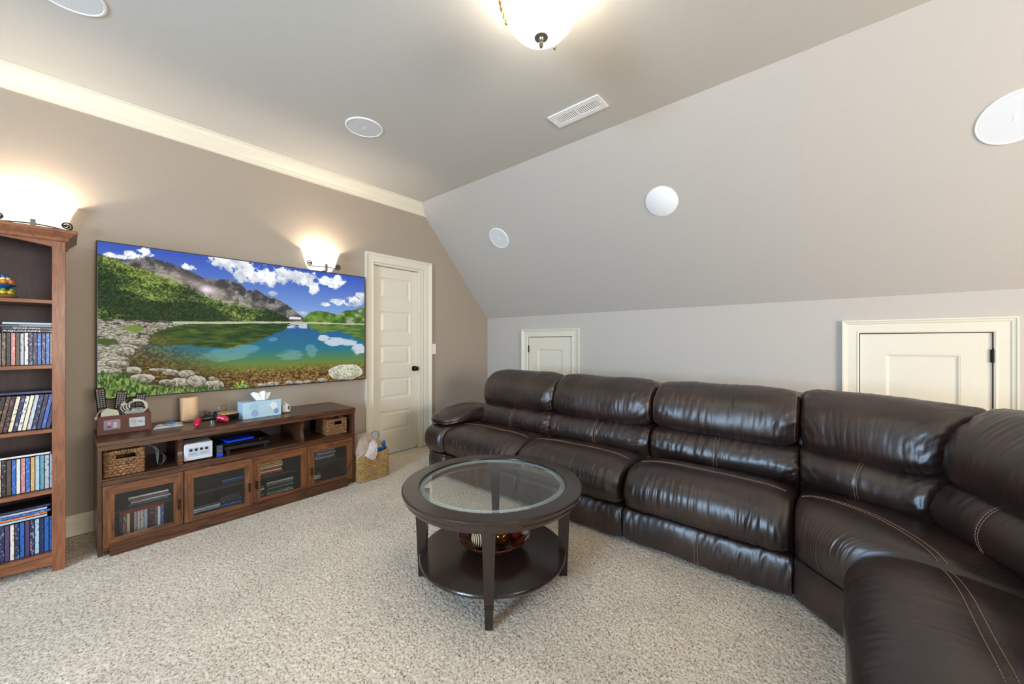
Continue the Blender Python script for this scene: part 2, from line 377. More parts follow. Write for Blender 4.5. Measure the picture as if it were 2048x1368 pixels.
# light switch
s = thing('light_switch', (2.84, YT, 1.14), 'white light switch plate on the wall right of the panelled door', 'light switch')
bx('switch_plate', M_white, 2.803, 2.875, YT-.006, YT, 1.078, 1.200, s, .003); g = G().box(2.822, 2.856, YT-.011, YT-.006, 1.105, 1.172, .002); g.build('rocker', M_white, s)

# ------------------------------------------------------------------ carpet pile (real relief where it is seen)
def carpet():
    x0, x1, y0, y1, st = -.75, 3.0, -.35, 3.64, .0055
    nx_, ny_ = int((x1-x0)/st), int((y1-y0)/st)
    X, Y = np.meshgrid(np.linspace(x0, x1, nx_), np.linspace(y0, y1, ny_), indexing='ij')
    Z = RNG.random((nx_, ny_))*.0045-.004
    X = X+(RNG.random(X.shape)-.5)*st*.9; Y = Y+(RNG.random(X.shape)-.5)*st*.9
    Z[0], Z[-1], Z[:, 0], Z[:, -1] = -.006, -.006, -.006, -.006
    V = np.stack([X, Y, Z], -1).reshape(-1, 3)
    i = np.arange(nx_*ny_).reshape(nx_, ny_); F = np.stack([i[:-1, :-1], i[1:, :-1], i[1:, 1:], i[:-1, 1:]], -1).reshape(-1, 4)
    me = bpy.data.meshes.new('carpet_pile'); me.vertices.add(len(V)); me.vertices.foreach_set('co', V.ravel().astype(np.float32))
    me.loops.add(F.size); me.loops.foreach_set('vertex_index', F.ravel().astype(np.int32)); me.polygons.add(len(F)); me.polygons.foreach_set('loop_start', np.arange(0, F.size, 4, dtype=np.int32)); me.polygons.foreach_set('loop_total', np.full(len(F), 4, dtype=np.int32))
    me.update(calc_edges=True); me.materials.append(M_carpet); me.polygons.foreach_set('use_smooth', [True]*len(F))
    o = bpy.data.objects.new('carpet_pile', me); COL.objects.link(o); tag(o, 'speckled beige cut-pile carpet covering the floor', 'carpet', kind='stuff')
carpet()

# ------------------------------------------------------------------ sectional sofa
sofa = thing('sectional_sofa', (2.7, 1.2, 0), 'dark brown leather L-shaped reclining sectional sofa along the grey knee wall', 'sofa')
def straight(y0, y1): return lambda s, d: (2.2+d, y0+(y1-y0)*s)
def mirror(f):
    def h(s, d):
        x, y = f(s, d); return (2.1-y, 2.1-x)
    return h
def wedgeA(s, d):
    return ((2.2+d)*(1-s)+(2.08+.8*d)*s, .14*(1-s)+(.02-.8*d)*s)
def wedge(s, d):
    P0 = np.array((2.2+d, .14)); P1 = np.array((1.96, -.1-d)); E = np.array((2.08+.8*d, .02-.8*d)); C = 2*E-.5*(P0+P1)
    return tuple((1-s)**2*P0+2*s*(1-s)*C+s*s*P1)
class Cush:
    def __init__(S, name, place, prof, parent, center=None, nu=72, nv=64, n=9, sink=1.0, wr=.003, wdir='v', bulk=.006, seed=0, creases=(), warp=None, label=None, gather=0, flat_top=False):
        P = catmull(prof, nv); c = np.array(center if center else P.mean(0)); S.nu, S.nv = nu, nv
        ne = 14; th0 = math.acos(.90**(n/2)); th = np.linspace(0, th0, ne+1)[:-1]   # rounded ends dense, even steps between
        ea, er = np.cos(th)**(2/n), np.sin(th)**(2/n); ma = np.linspace(-.90, .90, nu+1-2*ne)
        a = np.concatenate([-ea, ma, ea[::-1]]); r = np.concatenate([er, (1-np.abs(ma)**n)**(1/n), er[::-1]])
        S.sv = .5+.5*a
        pos = np.zeros((nu+1, nv, 3))
        for i in range(nu+1):
            q = c+(P-c)*r[i]
            for j in range(nv):
                d, z = q[j]
                if warp: d, z = warp(S.sv[i], d, z, r[i])
                x, y = place(S.sv[i], d); pos[i, j] = (x, y, z)
        S.pos = pos; S.normals()
        for i in range(nu+1):
            for j in range(nv):
                p = pos[i, j]; s_ = S.sv[i]; v = j/nv
                q = Vector((p[0], p[1], p[2]))
                k = bulk*noise.noise(q*5+Vector((seed, 0, 0)))
                wn = (.7*noise.noise(Vector((s_*30+seed*3.1+v*6, v*5, seed)))+.6*noise.noise(Vector((s_*58+seed, v*9, seed+2)))) if wdir == 'v' else noise.noise(Vector((s_*5, v*34, seed)))
                m = .5+.5*noise.noise(q*4+Vector((0, seed, 7)))
                k += wr*wn*max(0, m)*1.6*(.25 if (flat_top and p[2] > .455) else 1)
                if gather:   # folds fanning from the ends
                    e = min(s_, 1-s_)
                    k += gather*1.3*math.exp(-(e/.16)**2)*noise.noise(Vector((e*9+seed, v*40+e*26, seed)))*r[i]
                    k += gather*.8*math.exp(-(e/.22)**2)*noise.noise(Vector((s_*6, v*22, seed+3)))
                for cr in creases:
                    if cr[0] == 'v':
                        dv = abs(v-cr[1]); dv = min(dv, 1-dv); k -= cr[2]*math.exp(-(dv/cr[3])**2)
                    else: k -= cr[2]*math.exp(-((s_-cr[1])/cr[3])**2)
                S.pos[i, j] = p+S.nor[i, j]*k*min(1, r[i]*1.2)
        S.normals()
        vs = [tuple(pos[i, j]) for i in range(nu+1) for j in range(nv)]
        g = G(); fs = [(i*nv+j, (i+1)*nv+j, (i+1)*nv+(j+1) % nv, i*nv+(j+1) % nv) for i in range(nu) for j in range(nv)]
        if S.flip: fs = [f[::-1] for f in fs]
        g.add(vs, fs); S.ob = g.build(name, M_leather, parent, 'all', label)
    def normals(S):
        p = S.pos; du = np.gradient(p, axis=0); dv = (np.roll(p, -1, 1)-np.roll(p, 1, 1))
        n = np.cross(du, dv); l = np.linalg.norm(n, axis=2, keepdims=True); l[l < 1e-12] = 1; n = n/l
        mid = S.nu//2; cen = p[mid].mean(0); S.flip = False
        if ((p[mid]-cen)*n[mid]).sum() < 0: n = -n; S.flip = True
        S.nor = n; S.flip = not S.flip if False else S.flip
    def at(S, s, v, off=.0015):
        i = np.searchsorted(S.sv, s)-1; i = max(0, min(S.nu-1, i)); t = (s-S.sv[i])/max(1e-9, S.sv[i+1]-S.sv[i]); t = max(0, min(1, t))
        fj = (v % 1)*S.nv; j = int(fj) % S.nv; u = fj-int(fj); k = (j+1) % S.nv
        f = lambda A: (A[i, j]*(1-t)+A[i+1, j]*t)*(1-u)+(A[i, k]*(1-t)+A[i+1, k]*t)*u
        return Vector(f(S.pos)+f(S.nor)*off)
    def stitch(S, paths, r=.0011, L=.0085, gap=.0035, name='stitching'):
        for path in paths:
            g = G()
            P = [S.at(s, v) for s, v in path]; acc = 0; cur = [P[0]]; pts = [P[0]]
            # resample
            tot = [0]
            for a, b in zip(P, P[1:]): tot.append(tot[-1]+(b-a).length)
            def ev(t):
                k = max(0, min(len(P)-2, int(np.searchsorted(tot, t))-1)); q = (t-tot[k])/max(1e-9, tot[k+1]-tot[k]); return P[k].lerp(P[k+1], q)
            t = 0
            while t+L < tot[-1]: g.tube([ev(t), ev(t+L*.5), ev(t+L)], r, 4); t += L+gap
            if g.v: tag(g.build(name, M_thread, S.ob, True, 'tan contrast stitching'), kind='stuff')
def vfor(prof, d, z, nv=256):
    P = catmull(prof, nv); return int(np.argmin(((P-np.array((d, z)))**2).sum(1)))/nv
SEAT = [(.03, .222), (-.035, .240), (-.072, .310), (-.062, .392), (-.005, .452), (.09, .482), (.20, .480), (.32, .462), (.45, .440), (.57, .430), (.60, .36), (.50, .29), (.20, .24)]
LUMB = [(.480, .404), (.425, .442), (.405, .505), (.430, .573), (.490, .622), (.58, .632), (.66, .59), (.67, .49), (.60, .42)]
HEAD = [(.525, .604), (.472, .626), (.443, .695), (.456, .790), (.512, .876), (.605, .930), (.700, .942), (.765, .905), (.800, .82), (.78, .70), (.68, .612)]
FOOT = [(.035, .018), (-.008, .030), (-.022, .11), (-.012, .185), (.015, .214), (.07, .205), (.09, .12), (.08, .03)]
vS = vfor(SEAT, .20, .48); vSn = vfor(SEAT, .209, .479)
vS0 = vfor(SEAT, .190, .481)
def seatwarp(s, d, z, r):
    if d < .45 and z > .25: z -= .03*(2*s-1)**4*max(0, min(1, (z-.25)/.15)); d += .018*(2*s-1)**6*max(0, min(1, (.2-d)/.2))
    return d, z
def unit(place, seed, lumbar=True, foot=True, y_wedge=False):
    st = []
    ln = lambda v, a=.05, b=.95, m=44: [(a+(b-a)*i/m, v+ (.012*((2*(a+(b-a)*i/m)-1)**4))*-1) for i in range(m+1)]
    sc = Cush('seat_cushion', place, SEAT, sofa, (.25, .34), nu=170, nv=80, n=12, flat_top=True, wr=.008 if seed < 30 else .002, bulk=.006, seed=seed, warp=seatwarp, creases=[('v', vS, .0035, .010)])
    sc.stitch([ln(vS0), ln(vSn)])
    vert = lambda s, v0, v1, m=14: [(s, v0+(v1-v0)*i/m) for i in range(m+1)]
    lc = Cush('lumbar_cushion', place, LUMB, sofa, nu=120, nv=60, n=14, wr=.006, wdir='v', bulk=.010, seed=seed+3, gather=.005, creases=[('s', .5, .004, .012)])
    a, b = vfor(LUMB, .43, .437), vfor(LUMB, .49, .622)
    lc.stitch([vert(.488, a, b), vert(.512, a, b)])
    hc = Cush('headrest_cushion', place, HEAD, sofa, nu=130, nv=72, n=7, wr=.005, bulk=.012, seed=seed+5, gather=.005, creases=[('v', vfor(HEAD, .74, .92), .004, .012)])
    a, b = vfor(HEAD, .472, .626), vfor(HEAD, .74, .92)
    hc.stitch([vert(.975, a, b, 20), vert(.025, a, b, 20)], L=.006)
    if foot:
        fc = Cush('footrest_panel', place, FOOT, sofa, nu=140, nv=44, n=22, wr=.006, bulk=.006, seed=seed+8, creases=[('s', .5, .003, .01)])
        a, b = vfor(FOOT, -.01, .035), vfor(FOOT, .0, .205)
        fc.stitch([vert(.489, a, b), vert(.511, a, b)])
    return sc, lc, hc
units = [(straight(1.822, 2.660), 1), (straight(.982, 1.818), 12), (straight(.142, .978), 23), (mirror(straight(.142, .978)), 34)]
for p, sd in units: unit(p, sd)
# wedge: one broad seat, a plain kick panel and two angled backs that meet on the diagonal
SEATW = [(.03, .222), (-.02, .240), (-.048, .310), (-.045, .392), (-.005, .450), (.09, .478), (.20, .474), (.32, .458), (.45, .440), (.60, .430), (.63, .36), (.50, .29), (.20, .24)]
sw = Cush('seat_cushion', wedge, SEATW, sofa, (.25, .34), nu=170, nv=80, n=12, flat_top=True, wr=.0035, bulk=.008, seed=41, warp=seatwarp, creases=[('v', vfor(SEATW, .20, .474), .0035, .010)])
va, vb = vfor(SEATW, .190, .475), vfor(SEATW, .209, .474)
sw.stitch([[(.03+.94*i/60, va) for i in range(61)], [(.03+.94*i/60, vb) for i in range(61)]])
Cush('kick_panel', wedge, [(.04, .018), (.004, .025), (-.006, .11), (.0, .195), (.02, .214), (.07, .205), (.09, .12), (.08, .03)], sofa, nu=50, nv=40, n=24, wr=.001, bulk=.004, seed=44)
for k, wp in enumerate((wedgeA, mirror(wedgeA))):
    lc = Cush('lumbar_cushion', wp, LUMB, sofa, nu=80, nv=52, n=14, wr=.003, bulk=.011, seed=51+k, gather=.006, creases=[('s', .5, .004, .012)])
    a, b = vfor(LUMB, .43, .437), vfor(LUMB, .49, .622)
    lc.stitch([[(s, a+(b-a)*i/14) for i in range(15)] for s in (.489, .511)])
    hc = Cush('headrest_cushion', wp, HEAD, sofa, nu=120, nv=72, n=7, wr=.003, bulk=.014, seed=61+k, gather=.007, creases=[('v', vfor(HEAD, .74, .92), .004, .012)])
# arms
ARMF = [(.03, .222), (-.035, .240), (-.072, .310), (-.062, .392), (-.01, .440), (.09, .455), (.40, .46), (.80, .47), (.86, .40), (.84, .26), (.5, .23)]
ARML = [(.035, .018), (-.008, .030), (-.022, .11), (-.012, .185), (.015, .214), (.5, .222), (.86, .21), (.88, .10), (.86, .03), (.4, .018)]
ARMP = [(.05, .462), (.01, .478), (.005, .505), (.05, .545), (.16, .578), (.32, .600), (.50, .600), (.66, .575), (.74, .53), (.74, .47), (.4, .45)]
for pl0, pl1, sd in ((straight(2.645, 2.915), straight(2.60, 2.965), 71), (mirror(straight(2.645-2.52+.853, 2.915-2.52+.853)), mirror(straight(.935, 1.30)), 75)):
    af = Cush('arm_body', pl0, ARMF, sofa, nu=40, nv=64, n=7, wr=.002, bulk=.006, seed=sd)
    a, b = vfor(ARMF, -.03, .238), vfor(ARMF, .03, .448)
    af.stitch([[(s, a+(b-a)*i/20) for i in range(21)] for s in (.06, .10)])
    Cush('arm_base', pl0, ARML, sofa, nu=32, nv=50, n=9, wr=.002, bulk=.004, seed=sd+1)
    ap = Cush('arm_pad', pl1, ARMP, sofa, nu=60, nv=64, n=3.4, wr=.0035, bulk=.010, seed=sd+2, creases=[('v', vfor(ARMP, .01, .49), .004, .014)])
    v0 = vfor(ARMP, .008, .515); ap.stitch([[(.15+.7*i/20, v0) for i in range(21)]])
# outer backs and the plinth under the seats
BK = [(.70, .05), (.70, .80), (.76, .895), (.86, .90), (.95, .84), (.99, .55), (.98, .05)]
BS = [(.06, .012), (.06, .21), (.70, .23), (.97, .21), (.97, .012)]
def slab(name, place, prof, s0=0, s1=1, n=2, m=None):
    g = G(); g.loft([[(*place(s0+(s1-s0)*i/n, d), z) for d, z in prof] for i in range(n+1)]); return g.build(name, m or M_leather, sofa, True)
for p, sd in units: slab('outer_back', p, BK, -.003, 1.003); slab('plinth', p, BS, m=M_darkin)
slab('outer_back', wedgeA, BK, 0, 1, 6); slab('outer_back', mirror(wedgeA), BK, 0, 1, 6); slab('plinth', wedge, BS, 0, 1, 10, M_darkin)

# ------------------------------------------------------------------ coffee table
TX, TY = 1.448, 1.364
ct = thing('coffee_table', (TX, TY, 0), 'round espresso wood coffee table with inset glass top and lower shelf', 'coffee table')
rim = [(.378, .488), (.379, .4925), (.383, .495), (.456, .495), (.463, .492), (.464, .486), (.462, .478), (.4585, .472), (.452, .470), (.450, .466), (.450, .452), (.447, .447), (.438, .444), (.436, .438), (.432, .431), (.424, .428), (.395, .428), (.366, .452), (.366, .474), (.378, .476)]
g = G(); N = 128
rings = [[(TX+r*math.cos(2*math.pi*j/N), TY+r*math.sin(2*math.pi*j/N), z) for r, z in rim] for j in range(N)]; rings.append(rings[0])
g.loft(rings, caps=False); g.build('table_rim', M_table, ct, 18)
g = G(); g.lathe([(.001, .478), (.376, .478), (.377, .482)][:1]+[(.351, .478), (.351, .4935), (.001, .4935)], (TX, TY, 0), 128); g.build('glass_top', M_glass, ct, 5, 'clear bevelled glass top')
G().lathe([(.352, .478), (.377, .478), (.377, .485), (.352, .4935), (.352, .478)], (TX, TY, 0), 128, caps=False).build('bevelled_edge', mat('bevel_refraction_tint', lin((198, 212, 208)), .08, alpha=.26, coat=.5), ct, 20, 'pale greenish bevelled rim of the glass')  # pale colour painted in where refracted light makes the clear bevel look brighter
g = G(); g.lathe([(.001, .120), (.372, .120), (.379, .126), (.379, .133), (.374, .140), (.001, .140)], (TX, TY, 0), 96); g.build('lower_shelf', M_table, ct, True)
for k in range(4):
    a = math.atan2(-.247, -.287)+k*math.pi/2
    c, s_ = math.cos(a), math.sin(a); g = G()
    def leg(z, w, r0, r1): return [(TX+c*r-s_*t, TY+s_*r+c*t, z) for r, t in ((r0, -w), (r1, -w), (r1, w), (r0, w))]
    g.loft([leg(.0, .016, .352, .388), leg(.092, .0195, .350, .392)])
    g.loft([leg(.092, .0175, .352, .390), leg(.098, .0175, .352, .390)]); g.loft([leg(.098, .0195, .350, .392), leg(.104, .0195, .350, .392)]); g.loft([leg(.104, .0175, .352, .390), leg(.110, .0175, .352, .390)])
    g.loft([leg(.110, .0205, .349, .393), leg(.26, .024, .345, .398), leg(.38, .028, .340, .404), leg(.445, .029, .338, .406)])
    g.build('leg', M_tablez, ct)
# bowl with decorative balls on the shelf
BWX, BWY = 1.462, 1.372
bw = thing('decorative_bowl', (BWX, BWY, .14), 'glossy dark brown glass bowl on the lower shelf of the coffee table', 'bowl')
M_bowl = mat('amber_brown_glaze', lin((40, 16, 10)), .06, coat=1, base2=lin((92, 46, 20)), scale=9, coatr=.02)
pr = [(.001, .141), (.07, .141), (.075, .146), (.12, .158), (.165, .182), (.188, .206), (.191, .211), (.185, .211), (.160, .188), (.116, .165), (.06, .152), (.001, .150)]
G().lathe(pr, (BWX, BWY, 0), 64).build('bowl_body', M_bowl, bw, True)
M_glob = mat('mercury_glass_amber', lin((120, 70, 30)), .05, metal=.9, base2=lin((80, 40, 16)), scale=20)
M_red = mat('dark_red_glass', lin((70, 8, 14)), .05, coat=1, coatr=.02, base2=lin((110, 20, 20)), scale=14)
def deco(name, dx, dy, z, r, m, lab):
    c = (BWX+dx, BWY+dy, z); t = thing(name, (c[0], c[1], c[2]-r), lab, 'decorative ball'); return t, c
t, c = deco('decorative_ball', .008, -.045, .206, .050, M_glob, 'shiny amber glass ball in the bowl under the coffee table'); G().ball(c, .050, 20).build('ball_body', M_glob, t, 'all')
t, c = deco('decorative_ball', .088, -.060, .215, .050, M_red, 'dark red glass ball at the right side of the bowl under the table'); G().ball(c, .05, 20).build('ball_body', M_red, t, 'all')
t, c = deco('decorative_ball', .02, .065, .204, .050, M_bowl, 'dark brown glossy ball at the back of the bowl under the table'); G().ball(c, .050, 16).build('ball_body', M_bowl, t, 'all')
M_rope = simple('pale_twine', (216, 194, 160), .8, bump=.4, bscale=600); M_ropec = simple('brown_ball_core', (70, 44, 28), .7)
t, c = deco('twine_wrapped_ball', -.075, .022, .208, .048, M_rope, 'ball wrapped in pale twine in the bowl under the coffee table'); G().ball(c, .044, 16).build('ball_core', M_ropec, t, 'all')
g = G(); M_ = rot_about(c, 'Z', -28) @ Matrix.Translation(c)
for i in range(11):
    b = R(-75+15*i); rr_ = .0455*math.cos(b); k0 = len(g.v)
    g.tube([(.0455*math.sin(b), rr_*math.cos(t_), rr_*math.sin(t_)) for t_ in [2*math.pi*j/32 for j in range(32)]], .0026, 6, True)
g.xf(M_); g.build('twine', M_rope, t, True)

# ------------------------------------------------------------------ television with the mountain-lake picture on its screen
def up(a, h, w):
    H0, W0 = a.shape; y = np.linspace(0, H0-1.001, h); x = np.linspace(0, W0-1.001, w); yi, xi = y.astype(int), x.astype(int); fy, fx = (y-yi)[:, None], (x-xi)[None]
    fy = fy*fy*(3-2*fy); fx = fx*fx*(3-2*fx)
    A = a[np.ix_(yi, xi)]; B = a[np.ix_(yi, xi+1)]; C = a[np.ix_(yi+1, xi)]; D = a[np.ix_(yi+1, xi+1)]
    return (A*(1-fx)+B*fx)*(1-fy)+(C*(1-fx)+D*fx)*fy
def fbm(h, w, f0, oct=5, asp=1.0, pers=.55, seed=0):
    r = np.random.default_rng(seed); o = np.zeros((h, w)); am = 1; tot = 0; f = f0
    for k in range(oct):
        gy, gx = max(2, int(f)), max(2, int(f*w/h*asp)); gy, gx = min(gy, h), min(gx, w)
        o += am*up(r.random((gy+1, gx+1)), h, w); tot += am; am *= pers; f *= 2
    return o/tot
def screen_image():
    h, w = 720, 1280; v, u = np.meshgrid(np.linspace(0, 1, h), np.linspace(0, 1, w), indexing='ij')
    I = np.zeros((h, w, 3))
    def col(c): return np.array(c, float)/255
    def put(mask, c):
        nonlocal I
        m = np.clip(mask, 0, 1)[..., None]; I = I*(1-m)+(col(c) if not isinstance(c, np.ndarray) else c)*m
    def mixc(a, b, t): t = np.clip(t, 0, 1)[..., None]; return col(a)*(1-t)+col(b)*t
    def line(P): P = np.array(P); return np.interp(u[0], P[:, 0], P[:, 1])[None]
    n1 = fbm(h, w, 6, 6, seed=1); n2 = fbm(h, w, 24, 5, seed=2); n3 = fbm(h, w, 90, 3, seed=3); n4 = fbm(h, w, 10, 6, seed=4); nw = fbm(h, w, 60, 4, asp=.22, seed=5)
    I[:] = mixc((58, 88, 188), (136, 174, 222), v/.42)
    cl = np.full((h, w), -3.)
    for (x, y, a, b) in [(.40, .02, .085, .085), (.47, .09, .09, .075), (.53, .13, .045, .06), (.59, .08, .06, .07), (.65, .07, .05, .055), (.70, .08, .05, .07), (.735, .15, .03, .06), (.81, .09, .055, .055), (.86, .055, .04, .05), (.55, .235, .022, .02), (.86, .26, .055, .035), (.95, .24, .06, .055), (.99, .19, .04, .05), (.05, .08, .035, .022), (.09, .055, .03, .03), (.13, .035, .03, .035), (.25, .10, .03, .03), (.68, .385, .03, .02), (.79, .29, .03, .02)]:
        cl = np.maximum(cl, 1-((u-x)/a)**2-((v-y)/b)**2)
    cm = np.clip((cl+(n2-.5)*2.6+(n3-.5)*.6)*2.6, 0, 1)*(v < .47)
    put(cm, mixc((176, 182, 200), (250, 252, 255), .35+(n4-.42)*3+(.14-v)*1.2))
    ridge = line([(0, .075), (.026, .094), (.069, .1), (.121, .059), (.166, .071), (.207, .094), (.25, .123), (.286, .156), (.323, .168), (.382, .155), (.423, .179), (.449, .23), (.487, .217), (.526, .262), (.573, .279), (.616, .327), (.666, .40), (.70, .44), (1, .5)])+(fbm(2, w, 30, 4, seed=8)[:1]-.5)*.03
    mt = mixc((64, 62, 66), (148, 146, 138), (n2-.35)*2.6+(n3-.5)*.9); put((v > ridge)*(u < .70), mt)
    rh = line([(0, .6), (.675, .46), (.692, .411), (.719, .371), (.753, .354), (.802, .362), (.853, .383), (.891, .338), (.938, .33), (1, .285)])
    put((v > rh), mixc((52, 88, 34), (122, 154, 62), (n2-.3)*2.2+.2)); put((v > rh)*(u > .86)*(n2 > .56), (160, 160, 140))
    gr = line([(0, .089), (.044, .098), (.072, .126), (.099, .143), (.145, .16), (.186, .17), (.228, .21), (.268, .243), (.309, .288), (.367, .321), (.417, .325), (.471, .352), (.555, .377), (.616, .437), (.66, .47), (1, .6)])+(fbm(2, w, 20, 3, seed=9)[:1]-.5)*.02
    shrub = fbm(h, w, 9, 5, asp=.45, seed=12); tex = fbm(h, w, 120, 2, asp=1, seed=13)
    t = (shrub-.47)*5+(tex-.5)*.8+(.30-v)*1.3
    gcol = mixc((38, 58, 30), (112, 130, 60), t)*(.45+1.1*tex[..., None]); put((v > gr)*(u < .68), gcol)
    put(np.clip(1-abs(v-gr)/.035, 0, 1)*(v > gr)*(u > .14)*(u < .5)*(n2 > .5), (176, 172, 140))
    s_ = np.exp(-(((u-.30)/.11)**2+((v-(.235+.75*(u-.30)))/.045)**2)); put(s_*.5, (216, 190, 178)); s_ = np.exp(-(((u-.305)/.022)**2+((v-.25)/.03)**2)); put(s_*.95, (255, 240, 250))
    put((u > .62)*(u < .672)*(abs(v-.435) < .016-.2*abs(u-.645)*.5), (224, 224, 230)); put((u > .618)*(u < .675)*(abs(v-.448) < .006), (96, 84, 80))
    # lake
    sh = line([(0, .502), (.182, .503), (.295, .495), (.616, .470), (1, .462)]); W_ = v > sh; d = (v-sh)
    uw = u+(nw-.5)*.012
    lake = mixc((40, 94, 152), (44, 122, 128), (v-.5)/.27); t2 = np.clip((v-.70)/.14, 0, 1); lake = lake*(1-t2[..., None])+col((112, 128, 52))*t2[..., None]
    t3 = np.clip((v-.82)/.10, 0, 1); bot = mixc((70, 46, 22), (166, 128, 66), (n3-.35)*2.8); lake = lake*(1-t3[..., None])+bot*t3[..., None]
    put(W_, lake)
    rf = line([(0, .62), (.137, .66), (.25, .668), (.319, .679), (.392, .685), (.471, .635), (.555, .578), (.637, .500), (.66, .47), (1, .45)])+(nw-.5)*.05
    m1 = W_*(v < rf)*(u < .66); put(m1, mixc((34, 62, 30), (92, 106, 40), (nw-.35)*2+.25*(1-u*2)))
    rf2 = line([(0, 0), (.695, .47), (.72, .52), (.76, .555), (.80, .54), (.85, .53), (.90, .55), (.95, .6), (1, .64)])+(nw-.5)*.03
    put(W_*(v < rf2)*(u > .69), mixc((52, 92, 42), (118, 140, 64), (nw-.3)*2))
    put(W_*(u > .61)*(u < .70)*(d < .05)*(nw > .40), (190, 196, 206))
    cl = np.full((h, w), -3.)
    for (x, y, a, b) in [(.84, .64, .055, .045), (.91, .645, .06, .04), (.97, .70, .05, .055), (.78, .60, .03, .03)]: cl = np.maximum(cl, 1-((u-x)/a)**2-((v-y)/b)**2)
    put(np.clip((cl+(nw-.5)*1.8)*3, 0, 1)*.85*W_, (216, 222, 234))
    cl = np.full((h, w), -3.)
    for (x, y, a, b) in [(.36, .74, .09, .05), (.44, .70, .07, .04), (.63, .75, .06, .05), (.72, .71, .03, .07), (.55, .615, .02, .02)]: cl = np.maximum(cl, 1-((u-x)/a)**2-((v-y)/b)**2)
    put(np.clip((cl+(nw-.5)*1.6)*2, 0, 1)*.4*W_, (150, 190, 190))
    # shallow bed at the left and along the front
    bed = np.clip(((.30-u)/.22)+(v-.62)*3.4-.2, 0, 1)*W_*np.clip(d*9, 0, 1)
    put(bed*.85, mixc((64, 44, 30), (134, 112, 48), (n3-.35)*2.6+(.75-v)*2))
    # rocks at left
    cells = fbm(h, w, 40, 3, asp=.6, seed=21)
    rk = line([(0, .93), (.03, .87), (.055, .80), (.062, .74), (.075, .70), (.10, .66), (.125, .62), (.13, .58), (.16, .545), (.20, .52), (.24, .50)])
    m = (v > sh-.012)*(v < rk+(n2-.5)*.08)*(u < .24); put(m, mixc((60, 56, 50), (150, 146, 134), (cells-.40)*4))
    def rock(x, y, a, b, c0=(84, 78, 66), c1=(196, 190, 172)):
        j0, j1, i0, i1 = max(0, int((x-1.4*a)*w)), min(w, int((x+1.4*a)*w)+1), max(0, int((y-1.5*b)*h)), min(h, int((y+1.5*b)*h)+1)
        if j1 <= j0 or i1 <= i0: return
        U, V_ = u[i0:i1, j0:j1]-x, v[i0:i1, j0:j1]-y; nn = n2[i0:i1, j0:j1]; n9 = n3[i0:i1, j0:j1]
        q = (np.abs(U)/a)**2.4+(np.abs(V_-.18*U)/b)**2.2+(nn-.5)*1.1
        for mk, cc in ((np.clip((1.25-q)*6, 0, 1)*.6, col((40, 36, 30))[None, None]), (np.clip((1-q)*8, 0, 1), mixc(c0, c1, .62-(V_)/b*.42+(n9-.5)*1.4))):
            I[i0:i1, j0:j1] = I[i0:i1, j0:j1]*(1-mk[..., None])+cc*mk[..., None]
    rg = np.random.default_rng(5); rl = []
    while len(rl) < 420:
        x, y = rg.random()*.24, .505+rg.random()**1.6*.42
        lim = float(np.interp(x, [0, .03, .055, .062, .075, .10, .125, .13, .16, .20, .24], [.93, .87, .80, .74, .70, .66, .62, .58, .545, .52, .50]))
        if y > lim+.01: continue
        sz = .004+.022*((y-.5)/.4)*(.4+.9*rg.random()); rl.append((y, x, sz*1.1, sz*(.7+.4*rg.random())))
    for y, x, a, b in sorted(rl): rock(x, y, a, b)
    for k in range(160):   # stones seen through the shallow water
        x, y = rg.random()**1.2*.98, .86+.13*rg.random(); sz = .005+.010*rg.random(); rock(x, y, sz*1.3, sz*.7, (70, 48, 26), (168, 134, 84))
    put(np.clip((1-((u-.085)/.035)**2-((v-.55)/.02)**2+(n2-.5)*2)*4, 0, 1), (112, 138, 56)); put(np.clip((1-((u-.02)/.025)**2-((v-.635)/.02)**2+(n2-.5)*2)*4, 0, 1), (66, 92, 38))
    put((abs(v-sh) < .008+(n2-.5)*.01)*(u > .2), (188, 186, 160))
    # front grass and stones
    ga = line([(0, .835), (.03, .825), (.065, .838), (.09, .875), (.12, .91), (.207, .945), (.30, .965), (.392, .985), (.45, .97), (.47, .99), (.50, 1.01), (1, 1.02)])
    blade = fbm(h, w, 60, 4, asp=2.2, seed=31)
    stones = [(.114, .885, .035, .028), (.091, .825, .022, .02), (.194, .85, .027, .022), (.245, .868, .027, .027), (.224, .935, .042, .035), (.275, .925, .033, .042), (.333, .962, .034, .035), (.182, .92, .025, .02), (.323, .912, .013, .014), (.509, .988, .02, .012), (.55, .985, .027, .016), (.618, .985, .016, .014), (.66, .99, .022, .012), (.70, .99, .02, .012), (.775, .985, .03, .015), (.05, .78, .03, .02), (.03, .83, .035, .016), (.07, .70, .025, .025), (.103, .64, .025, .018), (.155, .83, .025, .01), (.14, .95, .02, .015), (.44, .985, .02, .012)]
    for (x, y, a, b) in stones:
        rock(x, y, a, b*1.15)
    put(np.clip((v-ga-(blade-.5)*.09)*60, 0, 1), mixc((46, 72, 32), (146, 170, 88), (blade-.34)*3.0))
    q = ((u-.90)/.098)**2+np.abs((v-.925)/.075)**2.6+(n2-.5)*.5; put(np.clip((1.1-q)*7, 0, 1)*.7, (50, 54, 30)); put(np.clip((1-q)*9, 0, 1), mixc((134, 136, 112), (220, 218, 198), .6-(v-.92)*4+(n3-.5)*2.2))
    th = np.arctan2(v-1.0, u-.425); q = np.hypot((u-.425)*1.78, v-1.0); put((q < .035+.030*np.sin(th*13+n1*6))*(v < 1.0), mixc((70, 120, 20), (190, 220, 90), (n3-.3)*2.5))
    I = np.clip(I, 0, 1)
    out = np.ones((h, w, 4), np.float32); out[..., :3] = I[::-1]
